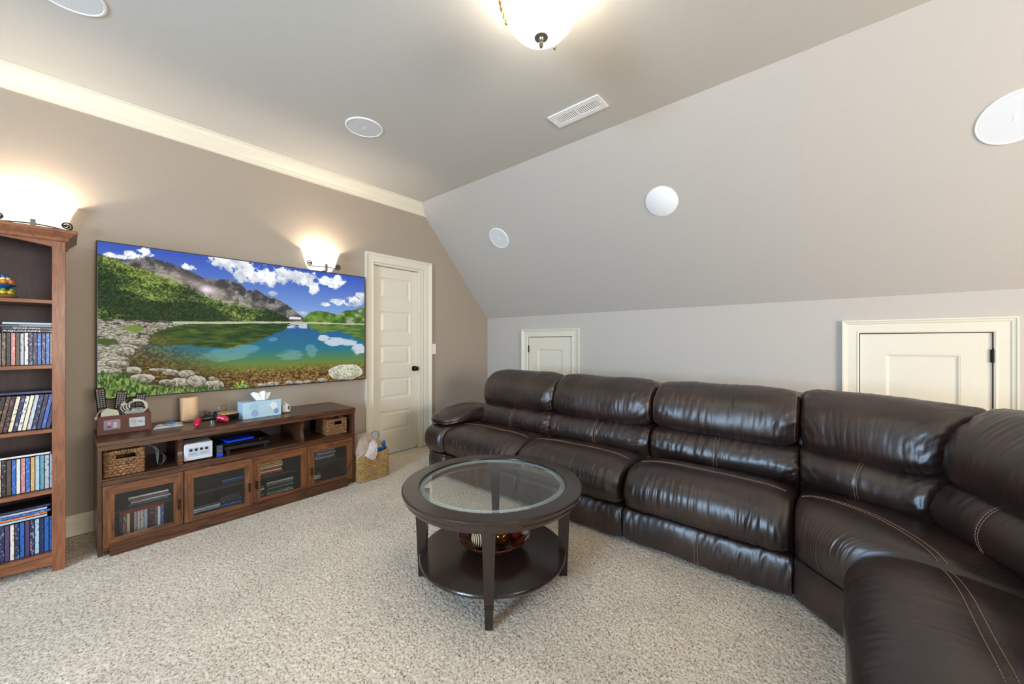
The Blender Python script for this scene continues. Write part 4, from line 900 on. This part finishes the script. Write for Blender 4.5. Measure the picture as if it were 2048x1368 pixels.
# woven baskets
def basket(name, x0, x1, y0, y1, z0, z1, rows, m, label, hand=None, amp=.0035, rr=None, rad=.012, dip=0, step=.011, stripes=None, cat='basket'):
    t = thing(name, ((x0+x1)/2, (y0+y1)/2, z0), label, cat); rr = rr or (z1-z0)/rows*.56
    def per(u):   # rounded-rect perimeter point at length u
        w, d = x1-x0-2*rad, y1-y0-2*rad; c = rad*math.pi/2; seg = [w, c, d, c, w, c, d, c]; tot = sum(seg); u = u % tot; k = 0
        while u > seg[k]: u -= seg[k]; k += 1
        a = u/rad
        if k == 0: return x0+rad+u, y0, 0, -1
        if k == 1: return x1-rad+rad*math.sin(a), y0+rad-rad*math.cos(a), math.sin(a), -math.cos(a)
        if k == 2: return x1, y0+rad+u, 1, 0
        if k == 3: return x1-rad+rad*math.cos(a), y1-rad+rad*math.sin(a), math.cos(a), math.sin(a)
        if k == 4: return x1-rad-u, y1, 0, 1
        if k == 5: return x0+rad-rad*math.sin(a), y1-rad+rad*math.cos(a), -math.sin(a), math.cos(a)
        if k == 6: return x0, y1-rad-u, -1, 0
        return x0+rad-rad*math.cos(a), y0+rad-rad*math.sin(a), -math.cos(a), -math.sin(a)
    tot = 2*(x1-x0-2*rad)+2*(y1-y0-2*rad)+2*math.pi*rad
    g = G(); g.m = 0; N_ = int(tot/step*3)
    def topz(x, y): return z1-dip*(1-((x-(x0+x1)/2)/((x1-x0)/2))**2)
    for r_ in range(rows):
        run = []
        fr = (r_+.5)/rows
        for i in range(N_+1):
            x, y, nx_, ny_ = per(tot*i/N_); wv = math.sin(i/3*math.pi+r_*math.pi)*amp
            z = z0+fr*(topz(x, y)-z0)+random.uniform(-.0012, .0012)
            p = (x+nx_*(wv-rr), y+ny_*(wv-rr), z); skip = hand and hand[0] < x < hand[1] and y < y0+.01 and hand[2] < z < hand[3]
            if skip:
                if len(run) > 2: g.tube(run, rr*random.uniform(.85, 1.1), 5)
                run = []
            else: run.append(p)
        if len(run) > 2: g.tube(run, rr*random.uniform(.85, 1.1), 5)
    g.build('woven_body', m, t, True)
    g = G(); pts = []
    for i in range(N_*2):
        x, y, nx_, ny_ = per(tot*i/(N_*2)); pts.append((x-nx_*rr+nx_*.003*math.sin(i*.9), y-ny_*rr+ny_*.003*math.sin(i*.9), topz(x, y)+.003*math.cos(i*.9)))
    g.tube(pts, rr*.9, 6, True); g.build('braided_rim', m, t, True)
    g = G(); k = int(tot/(step*3.2))
    for i in range(k):
        x, y, nx_, ny_ = per(tot*i/k)
        if hand and hand[0] < x < hand[1] and y < y0+.01: g.tube([(x-nx_*rr, y-ny_*rr, z0), (x-nx_*rr, y-ny_*rr, hand[2])], .0025, 5)
        else: g.tube([(x-nx_*rr, y-ny_*rr, z0), (x-nx_*rr, y-ny_*rr, topz(x, y))], .0025, 5)
    g.build('stakes', m, t, True)
    bx('base', m, x0+.008, x1-.008, y0+.008, y1-.008, z0+.001, z0+.005, t)
    if hand:
        g = G(); g.tube([(hand[0], y0+rr, hand[3]), (hand[0], y0+rr*.4, hand[2]), (hand[1], y0+rr*.4, hand[2]), (hand[1], y0+rr, hand[3])], .0048, 6); g.build('handle_edge', m, t, True)
    return t
M_wick = mat('brown_seagrass', lin((82, 56, 36)), .75, base2=lin((168, 122, 80)), scale=60, stretch=(1, 1, 2), bump=.5, bscale=400)
M_wick2 = mat('golden_seagrass', lin((150, 112, 64)), .75, base2=lin((204, 166, 108)), scale=50, stretch=(1, 1, 3), bump=.5, bscale=300)
M_wick3 = mat('pale_straw', lin((186, 168, 128)), .75, base2=lin((222, 206, 166)), scale=40, bump=.4, bscale=300)
basket('wicker_basket', .128, .300, 3.185, 3.40, .4385, .578, 9, M_wick, 'brown wicker basket in the left end of the console open shelf', hand=(.175, .262, .535, .568))
basket('wicker_basket', 1.395, 1.568, 3.215, 3.45, .4385, .562, 9, M_wick, 'brown wicker basket in the right end of the console open shelf', hand=(1.455, 1.525, .518, .548))
basket('seagrass_basket', 1.622, 1.925, 3.105, 3.40, .002, .245, 17, M_wick2, 'golden seagrass basket of clothes on the floor right of the console', rad=.05, dip=.02, amp=.003, step=.009)
basket('straw_basket', 1.66, 1.85, 3.46, 3.60, .002, .315, 20, M_wick3, 'pale straw basket against the wall behind the clothes basket', rad=.04, amp=.002, step=.008)
# contents of the clothes basket
def cloth(name, pts, m, label, seed=0, thick=.012):
    """pts: grid rows of 3D control points; draped sheet with thickness"""
    n_, m_ = 26, 22; A = np.array(pts, float); rows = [catmull(r, m_, False) for r in A]
    cols = np.array([catmull([rw[j] for rw in rows], n_, False) for j in range(m_)])
    vs = []
    for i in range(m_):
        for j in range(n_):
            p = cols[i, j]; q = Vector(p)
            k = noise.noise(q*22+Vector((seed, 0, 0)))*.016+noise.noise(q*60+Vector((0, seed, 0)))*.005
            vs.append((p[0]+k*.4, p[1]-k*.6, p[2]+k))
    g = G(); g.add(vs, [(i*n_+j, (i+1)*n_+j, (i+1)*n_+j+1, i*n_+j+1) for i in range(m_-1) for j in range(n_-1)])
    o = g.build(name, m, None, 'all'); md = o.modifiers.new('thickness', 'SOLIDIFY'); md.thickness = thick; md.offset = -1; ms_ = o.modifiers.new('smooth', 'SUBSURF'); ms_.levels = 1; ms_.render_levels = 1
    tag(o, label, 'clothing'); return o
M_fl = simple('taupe_fleece', (176, 152, 132), .95, sheen=.4, bump=.5, bscale=500); M_fl2 = simple('pale_pink_cotton', (206, 190, 184), .9, bump=.4, bscale=500)
cloth('folded_blanket', [[(1.625, 3.14, .20), (1.63, 3.20, .27), (1.64, 3.28, .33), (1.66, 3.38, .30), (1.67, 3.40, .2)], [(1.66, 3.115, .235), (1.67, 3.16, .32), (1.69, 3.25, .375), (1.70, 3.34, .35), (1.70, 3.40, .25)], [(1.75, 3.14, .26), (1.755, 3.18, .325), (1.77, 3.25, .375), (1.78, 3.34, .34), (1.78, 3.40, .25)], [(1.83, 3.15, .26), (1.84, 3.19, .315), (1.85, 3.25, .345), (1.86, 3.32, .31), (1.86, 3.38, .24)], [(1.885, 3.16, .25), (1.89, 3.20, .27), (1.89, 3.25, .29), (1.89, 3.30, .27), (1.89, 3.34, .22)]], M_fl, 'taupe fleece blanket heaped in the golden seagrass basket', 3)
cloth('shirt', [[(1.665, 3.10, .235), (1.69, 3.108, .262), (1.72, 3.125, .295), (1.745, 3.15, .325)], [(1.70, 3.090, .205), (1.715, 3.098, .25), (1.742, 3.118, .300), (1.765, 3.145, .342)], [(1.728, 3.087, .180), (1.742, 3.094, .235), (1.765, 3.116, .295), (1.785, 3.145, .345)], [(1.77, 3.089, .195), (1.778, 3.096, .245), (1.788, 3.118, .30), (1.797, 3.150, .338)]], M_fl2, 'pale pink shirt hanging over the front edge of the basket', 8, .006)
G().ball((1.862, 3.27, .352), .042, 14, (1, 1, .92)).build('grey_sock_ball', simple('grey_knit', (150, 152, 154), .95, bump=.8, bscale=300), None, 'all')
tag(bpy.data.objects['grey_sock_ball'], 'grey knitted ball on top of the clothes in the basket', 'sock')
g = G(); g.box(1.80, 1.905, 3.16, 3.30, .19, .268, .012); g.box(1.872, 1.905, 3.15, 3.18, .25, .315, .012); bo = g.build('blue_bag', simple('blue_nylon', (20, 96, 176), .5, bump=.5, bscale=60), None, True); tag(bo, 'blue bag in the right side of the clothes basket', 'bag')

# game consoles on the open shelf
M_gc = simple('pale_grey_plastic', (206, 208, 214), .4, var=.01)
gc = thing('game_console', (.553, 3.28, .4385), 'small white game console with four round ports on the open shelf', 'game console')
g = G().box(.483, .632, 3.205, 3.36, .446, .556, .004); g.build('console_body', M_gc, gc)
bx('port_panel', simple('grey_blue_plastic', (178, 186, 198), .4), .502, .616, 3.2035, 3.206, .470, .528, gc, .001)
for i in range(4): G().lathe([(.001, 3.2015), (.0075, 3.2015), (.009, 3.2035), (.001, 3.2035)], (.518+i*.027, 0, .513), 20, 'y').build('controller_port', M_black, gc, True)
for i in range(2): bx('card_slot', simple('grey_slot', (150, 156, 166), .4), .510+i*.054, .552+i*.054, 3.2025, 3.2036, .484, .492, gc)
for fx in (.497, .618): G().lathe([(.001, .4385), (.008, .4385), (.008, .4465), (.001, .4465)], (fx, 3.225, 0), 12).build('foot', M_black, gc, True)
pc = thing('disc_player', (.83, 3.32, .4385), 'low black game console with red button on the open shelf', 'game console')
g = G().box(.700, .985, 3.235, 3.47, .462, .492, .004); g.build('lower_body', M_black, pc); g = G().box(.690, .985, 3.225, 3.475, .495, .522, .003); g.build('upper_body', simple('gloss_black', (14, 14, 16), .15), pc)
g = G().box(.705, .98, 3.25, 3.46, .4905, .4965); g.build('seam_band', M_darkin, pc)
for fx in (.73, .96): bx('foot', M_black, fx-.01, fx+.01, 3.26, 3.28, .4385, .4625, pc)
G().ball((.918, 3.2245, .508), .004, 8).build('power_button', simple('red_plastic', (190, 40, 50), .4), pc, 'all', 'small red button')
bc2 = thing('blue_disc_case', (.78, 3.30, .5225), 'bright blue disc case lying on the black game console', 'disc case')
g = G().box(.700, .865, 3.200, 3.335, .5228, .537, .002); g.xf(rot_about((.78, 3.27, .52), 'Z', 9)); g.build('case_shell', simple('bright_blue_plastic', (16, 60, 200), .2, coat=.5), bc2)
g = G().box(.712, .855, 3.21, 3.325, .5371, .5376); g.xf(rot_about((.78, 3.27, .52), 'Z', 9)); g.build('cover_sheet', simple('dark_blue_print', (22, 40, 120), .2), bc2)
bc3 = thing('blue_cornered_box', (.675, 3.22, .4385), 'small black box with a blue corner left of the black game console', 'box')
bx('box_body', simple('dark_navy_card', (26, 30, 44), .4), .652, .688, 3.20, 3.33, .4385, .518, bc3, .001); bx('blue_corner', simple('bright_blue_card', (20, 70, 200), .3), .653, .687, 3.199, 3.2005, .440, .463, bc3)
for i in range(5): bx('printed_line', simple('grey_print', (120, 128, 140), .5), .656, .684, 3.1992, 3.2003, .470+i*.009, .4725+i*.009, bc3)
g = G(); g.tube([(.368, 3.24, .4385), (.368, 3.24, .52), (.367, 3.25, .603)], .0035, 8); o = g.build('metal_rod', M_blackm, None, True); tag(o, 'thin upright metal rod on the console shelf beside the left basket', 'rod')
M_cab = simple('grey_cable', (110, 116, 124), .5)
g = G()
for k in range(3): g.tube(catmull([(.25, 3.30+.01*k, .588), (.32, 3.26, .585-.003*k), (.350+.006*k, 3.235, .55), (.356+.004*k, 3.23, .50), (.362, 3.235, .46), (.385, 3.25, .452), (.405-.006*k, 3.28, .48+.01*k), (.38, 3.30, .51), (.35, 3.35, .50)], 50, False), .0017, 6)
o = g.build('cable', M_cab, None, True); tag(o, 'thin grey cables spilling from the left wicker basket', 'cable')

# ------------------------------------------------------------------ things on top of the console
T = CZ
M_organ = simple('red_brown_leather', (96, 46, 34), .5, bump=.3, bscale=500)
og = thing('photo_organizer', (.228, 3.42, T), 'red-brown leather remote organizer with two photos, left end of console', 'organizer')
def fq(x0, x1, za, zb, off=0, yb=3.385, sl=.10):   # quad ring helper on sloped front
    return [(x0, yb+sl*(za-T)-off, za), (x1, yb+sl*(za-T)-off, za), (x1, yb+sl*(zb-T)-off, zb), (x0, yb+sl*(zb-T)-off, zb)]
g = G(); A_ = fq(.110, .348, T+.001, T+.112); B_ = [(x, y+.006, z) for x, y, z in A_]; g.loft([A_, B_]); g.build('front_panel', M_organ, og)
bx('back_wall', M_organ, .112, .346, 3.475, 3.481, T+.001, T+.125, og); bx('side_wall', M_organ, .110, .116, 3.39, 3.481, T+.001, T+.110, og); bx('side_wall', M_organ, .342, .348, 3.39, 3.481, T+.001, T+.110, og); bx('floor_board', M_organ, .114, .344, 3.39, 3.478, T+.001, T+.006, og)
bx('divider', M_organ, .114, .344, 3.432, 3.436, T+.006, T+.118, og)
M_ph1 = mat('photo_navy_pink', lin((22, 26, 84)), .3, base2=lin((34, 52, 120)), scale=60); M_ph2 = mat('photo_green_blue', lin((110, 140, 120)), .3, base2=lin((166, 190, 214)), scale=50)
for i, (a, b, mm, f1, f2) in enumerate(((.137, .208, M_ph1, (232, 150, 170), (236, 190, 200)), (.247, .318, M_ph2, (196, 180, 176), (150, 160, 190)))):
    g = G(); A_ = fq(a, b, T+.030, T+.088, .0012); g.loft([A_, [(x, y+.001, z) for x, y, z in A_]]); ph = g.build('photo', mm, og, label='small colour photo')
    c_ = (a+b)/2; yy = 3.385+.10*.06-.0022
    for dx, fc, z_, bc_ in ((-.013, f1, .066, (40, 44, 110) if i == 0 else (190, 196, 200)), (.013, f2, .062, (214, 210, 205))):
        g = G(); g.ball((c_+dx, yy, T+z_), .010, 8, (.9, .08, 1.15)); g.build('face', simple('face_tint_%d' % int(fc[0]+fc[1]), fc, .4), ph, 'all')
        g = G(); g.ball((c_+dx, yy-.0002, T+.041), .014, 8, (.95, .06, .75)); g.build('shoulders', simple('shirt_tint_%d' % bc_[0], bc_, .4), ph, 'all')
def remote(x, y, z0, L_, w, tilt, yaw, label, keys, accent):
    t = thing('remote_control', (x, y, z0), label, 'remote control')
    Mx = Matrix.Translation((x, y, z0)) @ Matrix.Rotation(R(yaw), 4, 'Y') @ Matrix.Rotation(R(tilt), 4, 'X')
    g = G().box(-w/2, w/2, 0, .016, 0, L_, .004); g.xf(Mx); g.build('remote_body', M_black, t)
    g = G(); cols_, rows_ = keys
    for r_ in range(rows_):
        for c_ in range(cols_): cx_ = -w/2+w*(c_+.75)/(cols_+.5); cz = L_-.016-r_*.0125; g.box(cx_-.0032, cx_+.0032, -.0012, .001, cz-.0022, cz+.0022)
    g.xf(Mx); g.build('buttons', simple('pale_grey_rubber', (176, 178, 182), .5), t)
    g = G()
    for c_ in (0, cols_-1): cx_ = -w/2+w*(c_+.75)/(cols_+.5); g.box(cx_-.0035, cx_+.0035, -.0018, .001, L_-.012, L_-.007)
    g.xf(Mx); g.build('accent_buttons', simple('accent_%d' % accent[0], accent, .5), t)
remote(.143, 3.441, T+.035, .252, .042, 4, -5, 'black remote with red buttons, leftmost in the organizer', (3, 9), (190, 80, 80))
remote(.195, 3.445, T+.030, .232, .048, 4, 6, 'navy black remote with orange button, second in the organizer', (4, 8), (200, 110, 70))
remote(.292, 3.448, T+.020, .215, .046, 5, 3, 'black remote seen through the coiled white cable', (4, 9), (90, 130, 200))
g = G(); A_ = fq(.232, .316, T+.10, T+.148, -.008); g.loft([A_, [(x, y+.001, z) for x, y, z in A_]])
cd = thing('gift_card', (.274, 3.405, T+.10), 'dark green gift card with white lettering tucked in the organizer', 'card'); g.build('card_body', simple('dark_green_card', (66, 96, 88), .35), cd)
text('lettering', 'FORTNITE', simple('white_ink', (220, 220, 220), .5), cd, (.272, 3.4015, T+.125), .0225, Matrix.Rotation(R(-3), 4, 'Y') @ RX90, .0006, sx=.82)
g = G(); g.loft([[(.124, 3.40, T+.10), (.205, 3.40, T+.10), (.20, 3.412, T+.142), (.150, 3.412, T+.160), (.128, 3.41, T+.140)], [(.124, 3.403, T+.10), (.205, 3.403, T+.10), (.20, 3.415, T+.142), (.150, 3.415, T+.160), (.128, 3.413, T+.140)]])
o = g.build('folded_paper', simple('pale_green_paper', (206, 214, 196), .7, bump=.5, bscale=80), None); tag(o, 'pale green folded paper sticking out of the organizer', 'paper')
g = G()
for k in range(5):
    r_ = .058-.006*k; rx = .0; cx_, cz_ = .268+.004*k, T+.150+.003*k
    g.tube([(cx_+r_*1.12*math.cos(a)+.002*math.sin(3*a+k), 3.422-.004*k+.004*math.sin(2*a+k), cz_+r_*.86*math.sin(a)) for a in [2*math.pi*j/40 for j in range(40)]], .0032, 7, True)
cb = thing('coiled_cable', (.27, 3.42, T+.09), 'coiled white and black cable standing in the organizer', 'cable'); g.build('white_coil', simple('white_rubber', (226, 224, 218), .45), cb, True)
g = G(); g.tube([(.262+.060*math.cos(a), 3.405, T+.148+.048*math.sin(a)) for a in [R(150+7*j) for j in range(16)]], .0042, 7); g.tube([(.285+.032*math.cos(a), 3.40, T+.138+.028*math.sin(a)) for a in [R(10*j) for j in range(20)]], .0055, 7); g.build('black_cord', M_black, cb, True)
g = G(); g.tube([(.235, 3.402, T+.185), (.245, 3.400, T+.195), (.262, 3.402, T+.203)], .008, 8); g.build('velcro_strap', M_black, cb, True)
g = G(); g.tube(catmull([(.15, 3.41, T+.155), (.125, 3.40, T+.150), (.112, 3.40, T+.13), (.107, 3.40, T+.11)], 20, False), .003, 6); g.box(.100, .113, 3.396, 3.404, T+.095, T+.115, .002); o = g.build('beige_cord', simple('beige_rubber', (196, 182, 164), .6), None, True); tag(o, 'short beige cord hanging at the left end of the organizer', 'cord')
# clear plastic bag
g = G(); n_ = 18; vs = []
for i in range(n_+1):
    for j in range(n_+1):
        a, b = i/n_, j/n_; ed = (1-(2*a-1)**8)*(1-(2*b-1)**8); vs.append((.352+.155*a+.01*b, 3.345+.10*b, T+.002+ed*(.014+.016*noise.noise(Vector((a*6, b*6, 3))))))
g.add(vs, [(i*(n_+1)+j, (i+1)*(n_+1)+j, (i+1)*(n_+1)+j+1, i*(n_+1)+j+1) for i in range(n_) for j in range(n_)])
pb = thing('plastic_bag', (.43, 3.39, T), 'crumpled clear plastic bag lying between organizer and peach speaker', 'bag'); o = g.build('bag_film', mat('cloudy_film', lin((190, 184, 178)), .2, alpha=.75, bump=.6, bscale=60), pb, 'all'); md = o.modifiers.new('t', 'SOLIDIFY'); md.thickness = .001
g = G().tube([(.42, 3.40, T+.024), (.45, 3.405, T+.028), (.468, 3.41, T+.022)], .005, 8); g.build('blue_clip', simple('blue_plastic', (46, 110, 190), .4), pb, True)
# peach column speaker
ps = thing('table_speaker', (.560, 3.53, T), 'peach-coloured tall smart speaker with curved front on the console', 'speaker')
def oval(a, b, z, n_=28, cx_=.560, cy_=3.525): return [(cx_+a*np.sign(math.cos(t))*abs(math.cos(t))**.62, cy_+b*np.sign(math.sin(t))*abs(math.sin(t))**.95, z) for t in [2*math.pi*k/n_ for k in range(n_)]]
G().loft([oval(.048, .033, T+.010), oval(.051, .036, T+.014), oval(.051, .036, T+.168), oval(.048, .033, T+.172)]).build('speaker_body', mat('peach_maple', lin((222, 178, 136)), .45, base2=lin((232, 194, 154)), scale=60, stretch=(1, 1, .1)), ps, True)
G().lathe([(.001, T), (.052, T), (.055, T+.003), (.052, T+.008), (.001, T+.010)], (.560, 3.525, 0), 36).build('round_base', simple('olive_grey_plastic', (110, 104, 84), .4), ps, True)
# red game controller
M_crim = simple('crimson_plastic', (186, 22, 62), .3, coat=.3)
gp = thing('game_controller', (.625, 3.25, T), 'crimson and black game controller lying at the front of the console top', 'game controller')
def blob(cpts, rad, n_=14):
    g = G(); g.tube(catmull(cpts, n_, False), 1, 12, rf=lambda t: float(np.interp(t, np.linspace(0, 1, len(rad)), rad))); return g
blob([(.575, 3.275, T+.040), (.560, 3.250, T+.036), (.552, 3.222, T+.022), (.556, 3.205, T+.012)], [.018, .023, .019, .008]).build('left_grip', M_crim, gp, 'all')
blob([(.665, 3.275, T+.042), (.690, 3.262, T+.040), (.712, 3.240, T+.028), (.722, 3.225, T+.016)], [.018, .022, .019, .008]).build('right_grip', M_crim, gp, 'all')
g = blob([(.570, 3.28, T+.040), (.600, 3.272, T+.045), (.640, 3.270, T+.046), (.672, 3.275, T+.042)], [.018, .020, .020, .018]); g.build('center_body', M_black, gp, 'all')
for cx_, cy_ in ((.602, 3.262), (.648, 3.262)):
    G().lathe([(.001, T+.058), (.006, T+.058), (.007, T+.070), (.011, T+.072), (.011, T+.076), (.001, T+.074)], (cx_, cy_, 0), 16).build('thumb_stick', M_black, gp, True)
g = G()
for dx, dy in ((0, .007), (0, -.007), (.007, 0), (-.007, 0)): g.lathe([(.001, T+.058), (.0035, T+.058), (.0035, T+.0635), (.001, T+.064)], (.678+dx, 3.268+dy, 0), 10)
g.build('face_buttons', simple('grey_rubber', (60, 60, 66), .4), gp, True)
# black pan with wooden lid & wire stand
pn = thing('serving_pan', (.765, 3.44, T), 'black round dish with a wooden lid behind the red controller', 'dish')
G().lathe([(.001, T), (.058, T), (.072, T+.012), (.078, T+.034), (.080, T+.042), (.074, T+.042), (.068, T+.034), (.001, T+.030)], (.765, 3.42, 0), 40).build('pan_body', simple('matte_black', (18, 18, 20), .5), pn, True)
G().lathe([(.001, T+.036), (.060, T+.036), (.063, T+.042), (.060, T+.049), (.001, T+.050)], (.762, 3.41, 0), 40).build('wood_lid', mat('maple', lin((196, 150, 96)), .5, base2=lin((216, 172, 116)), scale=40, stretch=(1, .1, 1)), pn, True)
M_chr = simple('chrome', (190, 190, 190), .15, metal=1)
ws = thing('wire_stand', (.70, 3.53, T), 'small chrome wire stand with a metal cup behind the controller', 'stand')
g = G(); g.tube([(.655, 3.52, T), (.655, 3.52, T+.058), (.660, 3.58, T+.058), (.660, 3.58, T)], .0025, 6); g.tube([(.735, 3.54, T), (.735, 3.54, T+.075), (.785, 3.56, T+.080), (.785, 3.56, T)], .0025, 6); g.tube([(.655, 3.52, T+.056), (.735, 3.54, T+.060)], .0025, 6); g.build('wire_frame', M_chr, ws, True)
G().lathe([(.001, T), (.022, T), (.024, T+.03), (.025, T+.052), (.022, T+.052), (.001, T+.049)], (.698, 3.53, 0), 24).build('metal_cup', M_chr, ws, True)
# tissue box
tb = thing('tissue_box', (.95, 3.34, T), 'pale blue tissue box with round dots and white tissue on the console', 'tissue box')
M_tb = mat('pale_blue_card', lin((176, 208, 222)), .45, base2=lin((190, 218, 230)), scale=12)
g = G().box(-.128, .128, -.055, .055, 0, .122, .0015); Mt = Matrix.Translation((.948, 3.345, T+.0005)) @ Matrix.Rotation(R(4), 4, 'Z'); g.xf(Mt); g.build('carton', M_tb, tb)
for x, z, r_, cc, nm in ((.072, .078, .027, (232, 236, 236), 'white'), (.093, .034, .018, (104, 150, 196), 'mid_blue'), (-.052, .034, .024, (150, 172, 206), 'periwinkle'), (-.06, .085, .032, (166, 198, 216), 'soft_blue'), (.025, .05, .034, (184, 212, 222), 'faint_blue')):
    g = G().lathe([(.001, -.0560), (r_, -.0560), (r_, -.0552), (.001, -.0552)], (x, 0, z), 28, 'y'); g.xf(Mt); g.build('printed_dot', simple('dot_'+nm, cc, .45, var=.01), tb)
g = G(); g.lathe([(.001, .1222), (.08, .1222), (.08, .1228), (.001, .1228)], (0, 0, 0), 32, squash=.35); g.xf(Mt); g.build('opening', simple('pale_grey_film', (150, 152, 150), .4), tb)
text('brand_lettering', 'Kleenex', simple('white_ink', (220, 220, 220), .5), tb, tuple(Mt @ Vector((.093, -.0566, .035))), .0095, Matrix.Rotation(R(4), 4, 'Z') @ RX90, .0002)
g = G(); n_ = 22; vs = []
for i in range(n_+1):
    for j in range(9):
        a, b = i/n_, j/8; wx = (a-.5)*(.075+.06*b)-.012*b+.02; f_ = math.sin(a*17)*.008*(b+.2)+.010*math.sin(a*5+2)
        vs.append((wx, f_, .118+b*(.052+.018*math.sin(a*2.6+.2)+.007*math.sin(a*13))))
g.add(vs, [(i*9+j, (i+1)*9+j, (i+1)*9+j+1, i*9+j+1) for i in range(n_) for j in range(8)]); g.xf(Mt)
o = g.build('tissue', simple('white_tissue', (240, 240, 240), .9), tb, 'all'); md = o.modifiers.new('t', 'SOLIDIFY'); md.thickness = .001
# candle jar
cj = thing('candle_jar', (1.135, 3.365, T), 'cream candle in a glass jar with green leaf label beside the tissue box', 'candle')
G().lathe([(.001, T+.006), (.033, T+.006), (.033, T+.062), (.001, T+.064)], (1.135, 3.365, 0), 32).build('wax', simple('cream_wax', (226, 220, 200), .5), cj, True)
G().lathe([(.001, T+.0005), (.035, T+.0005), (.037, T+.004), (.037, T+.080), (.0355, T+.084), (.0345, T+.080), (.0345, T+.006), (.001, T+.005)], (1.135, 3.365, 0), 32).build('glass_jar', M_pane, cj, True)
def wrap(name, a0, a1, z0, z1, m):
    g = G(); n_ = 12; g.add([(1.135+.0374*math.cos(R(a0+(a1-a0)*i/n_)), 3.365+.0374*math.sin(R(a0+(a1-a0)*i/n_)), z) for i in range(n_+1) for z in (z0, z1)], [(2*i, 2*i+2, 2*i+3, 2*i+1) for i in range(n_)]); g.build(name, m, cj, 'all')
wrap('label_sheet', 215, 290, T+.018, T+.066, simple('white_label', (232, 232, 224), .5)); wrap('leaf_print', 272, 292, T+.028, T+.058, simple('leaf_green_ink', (50, 92, 66), .5))
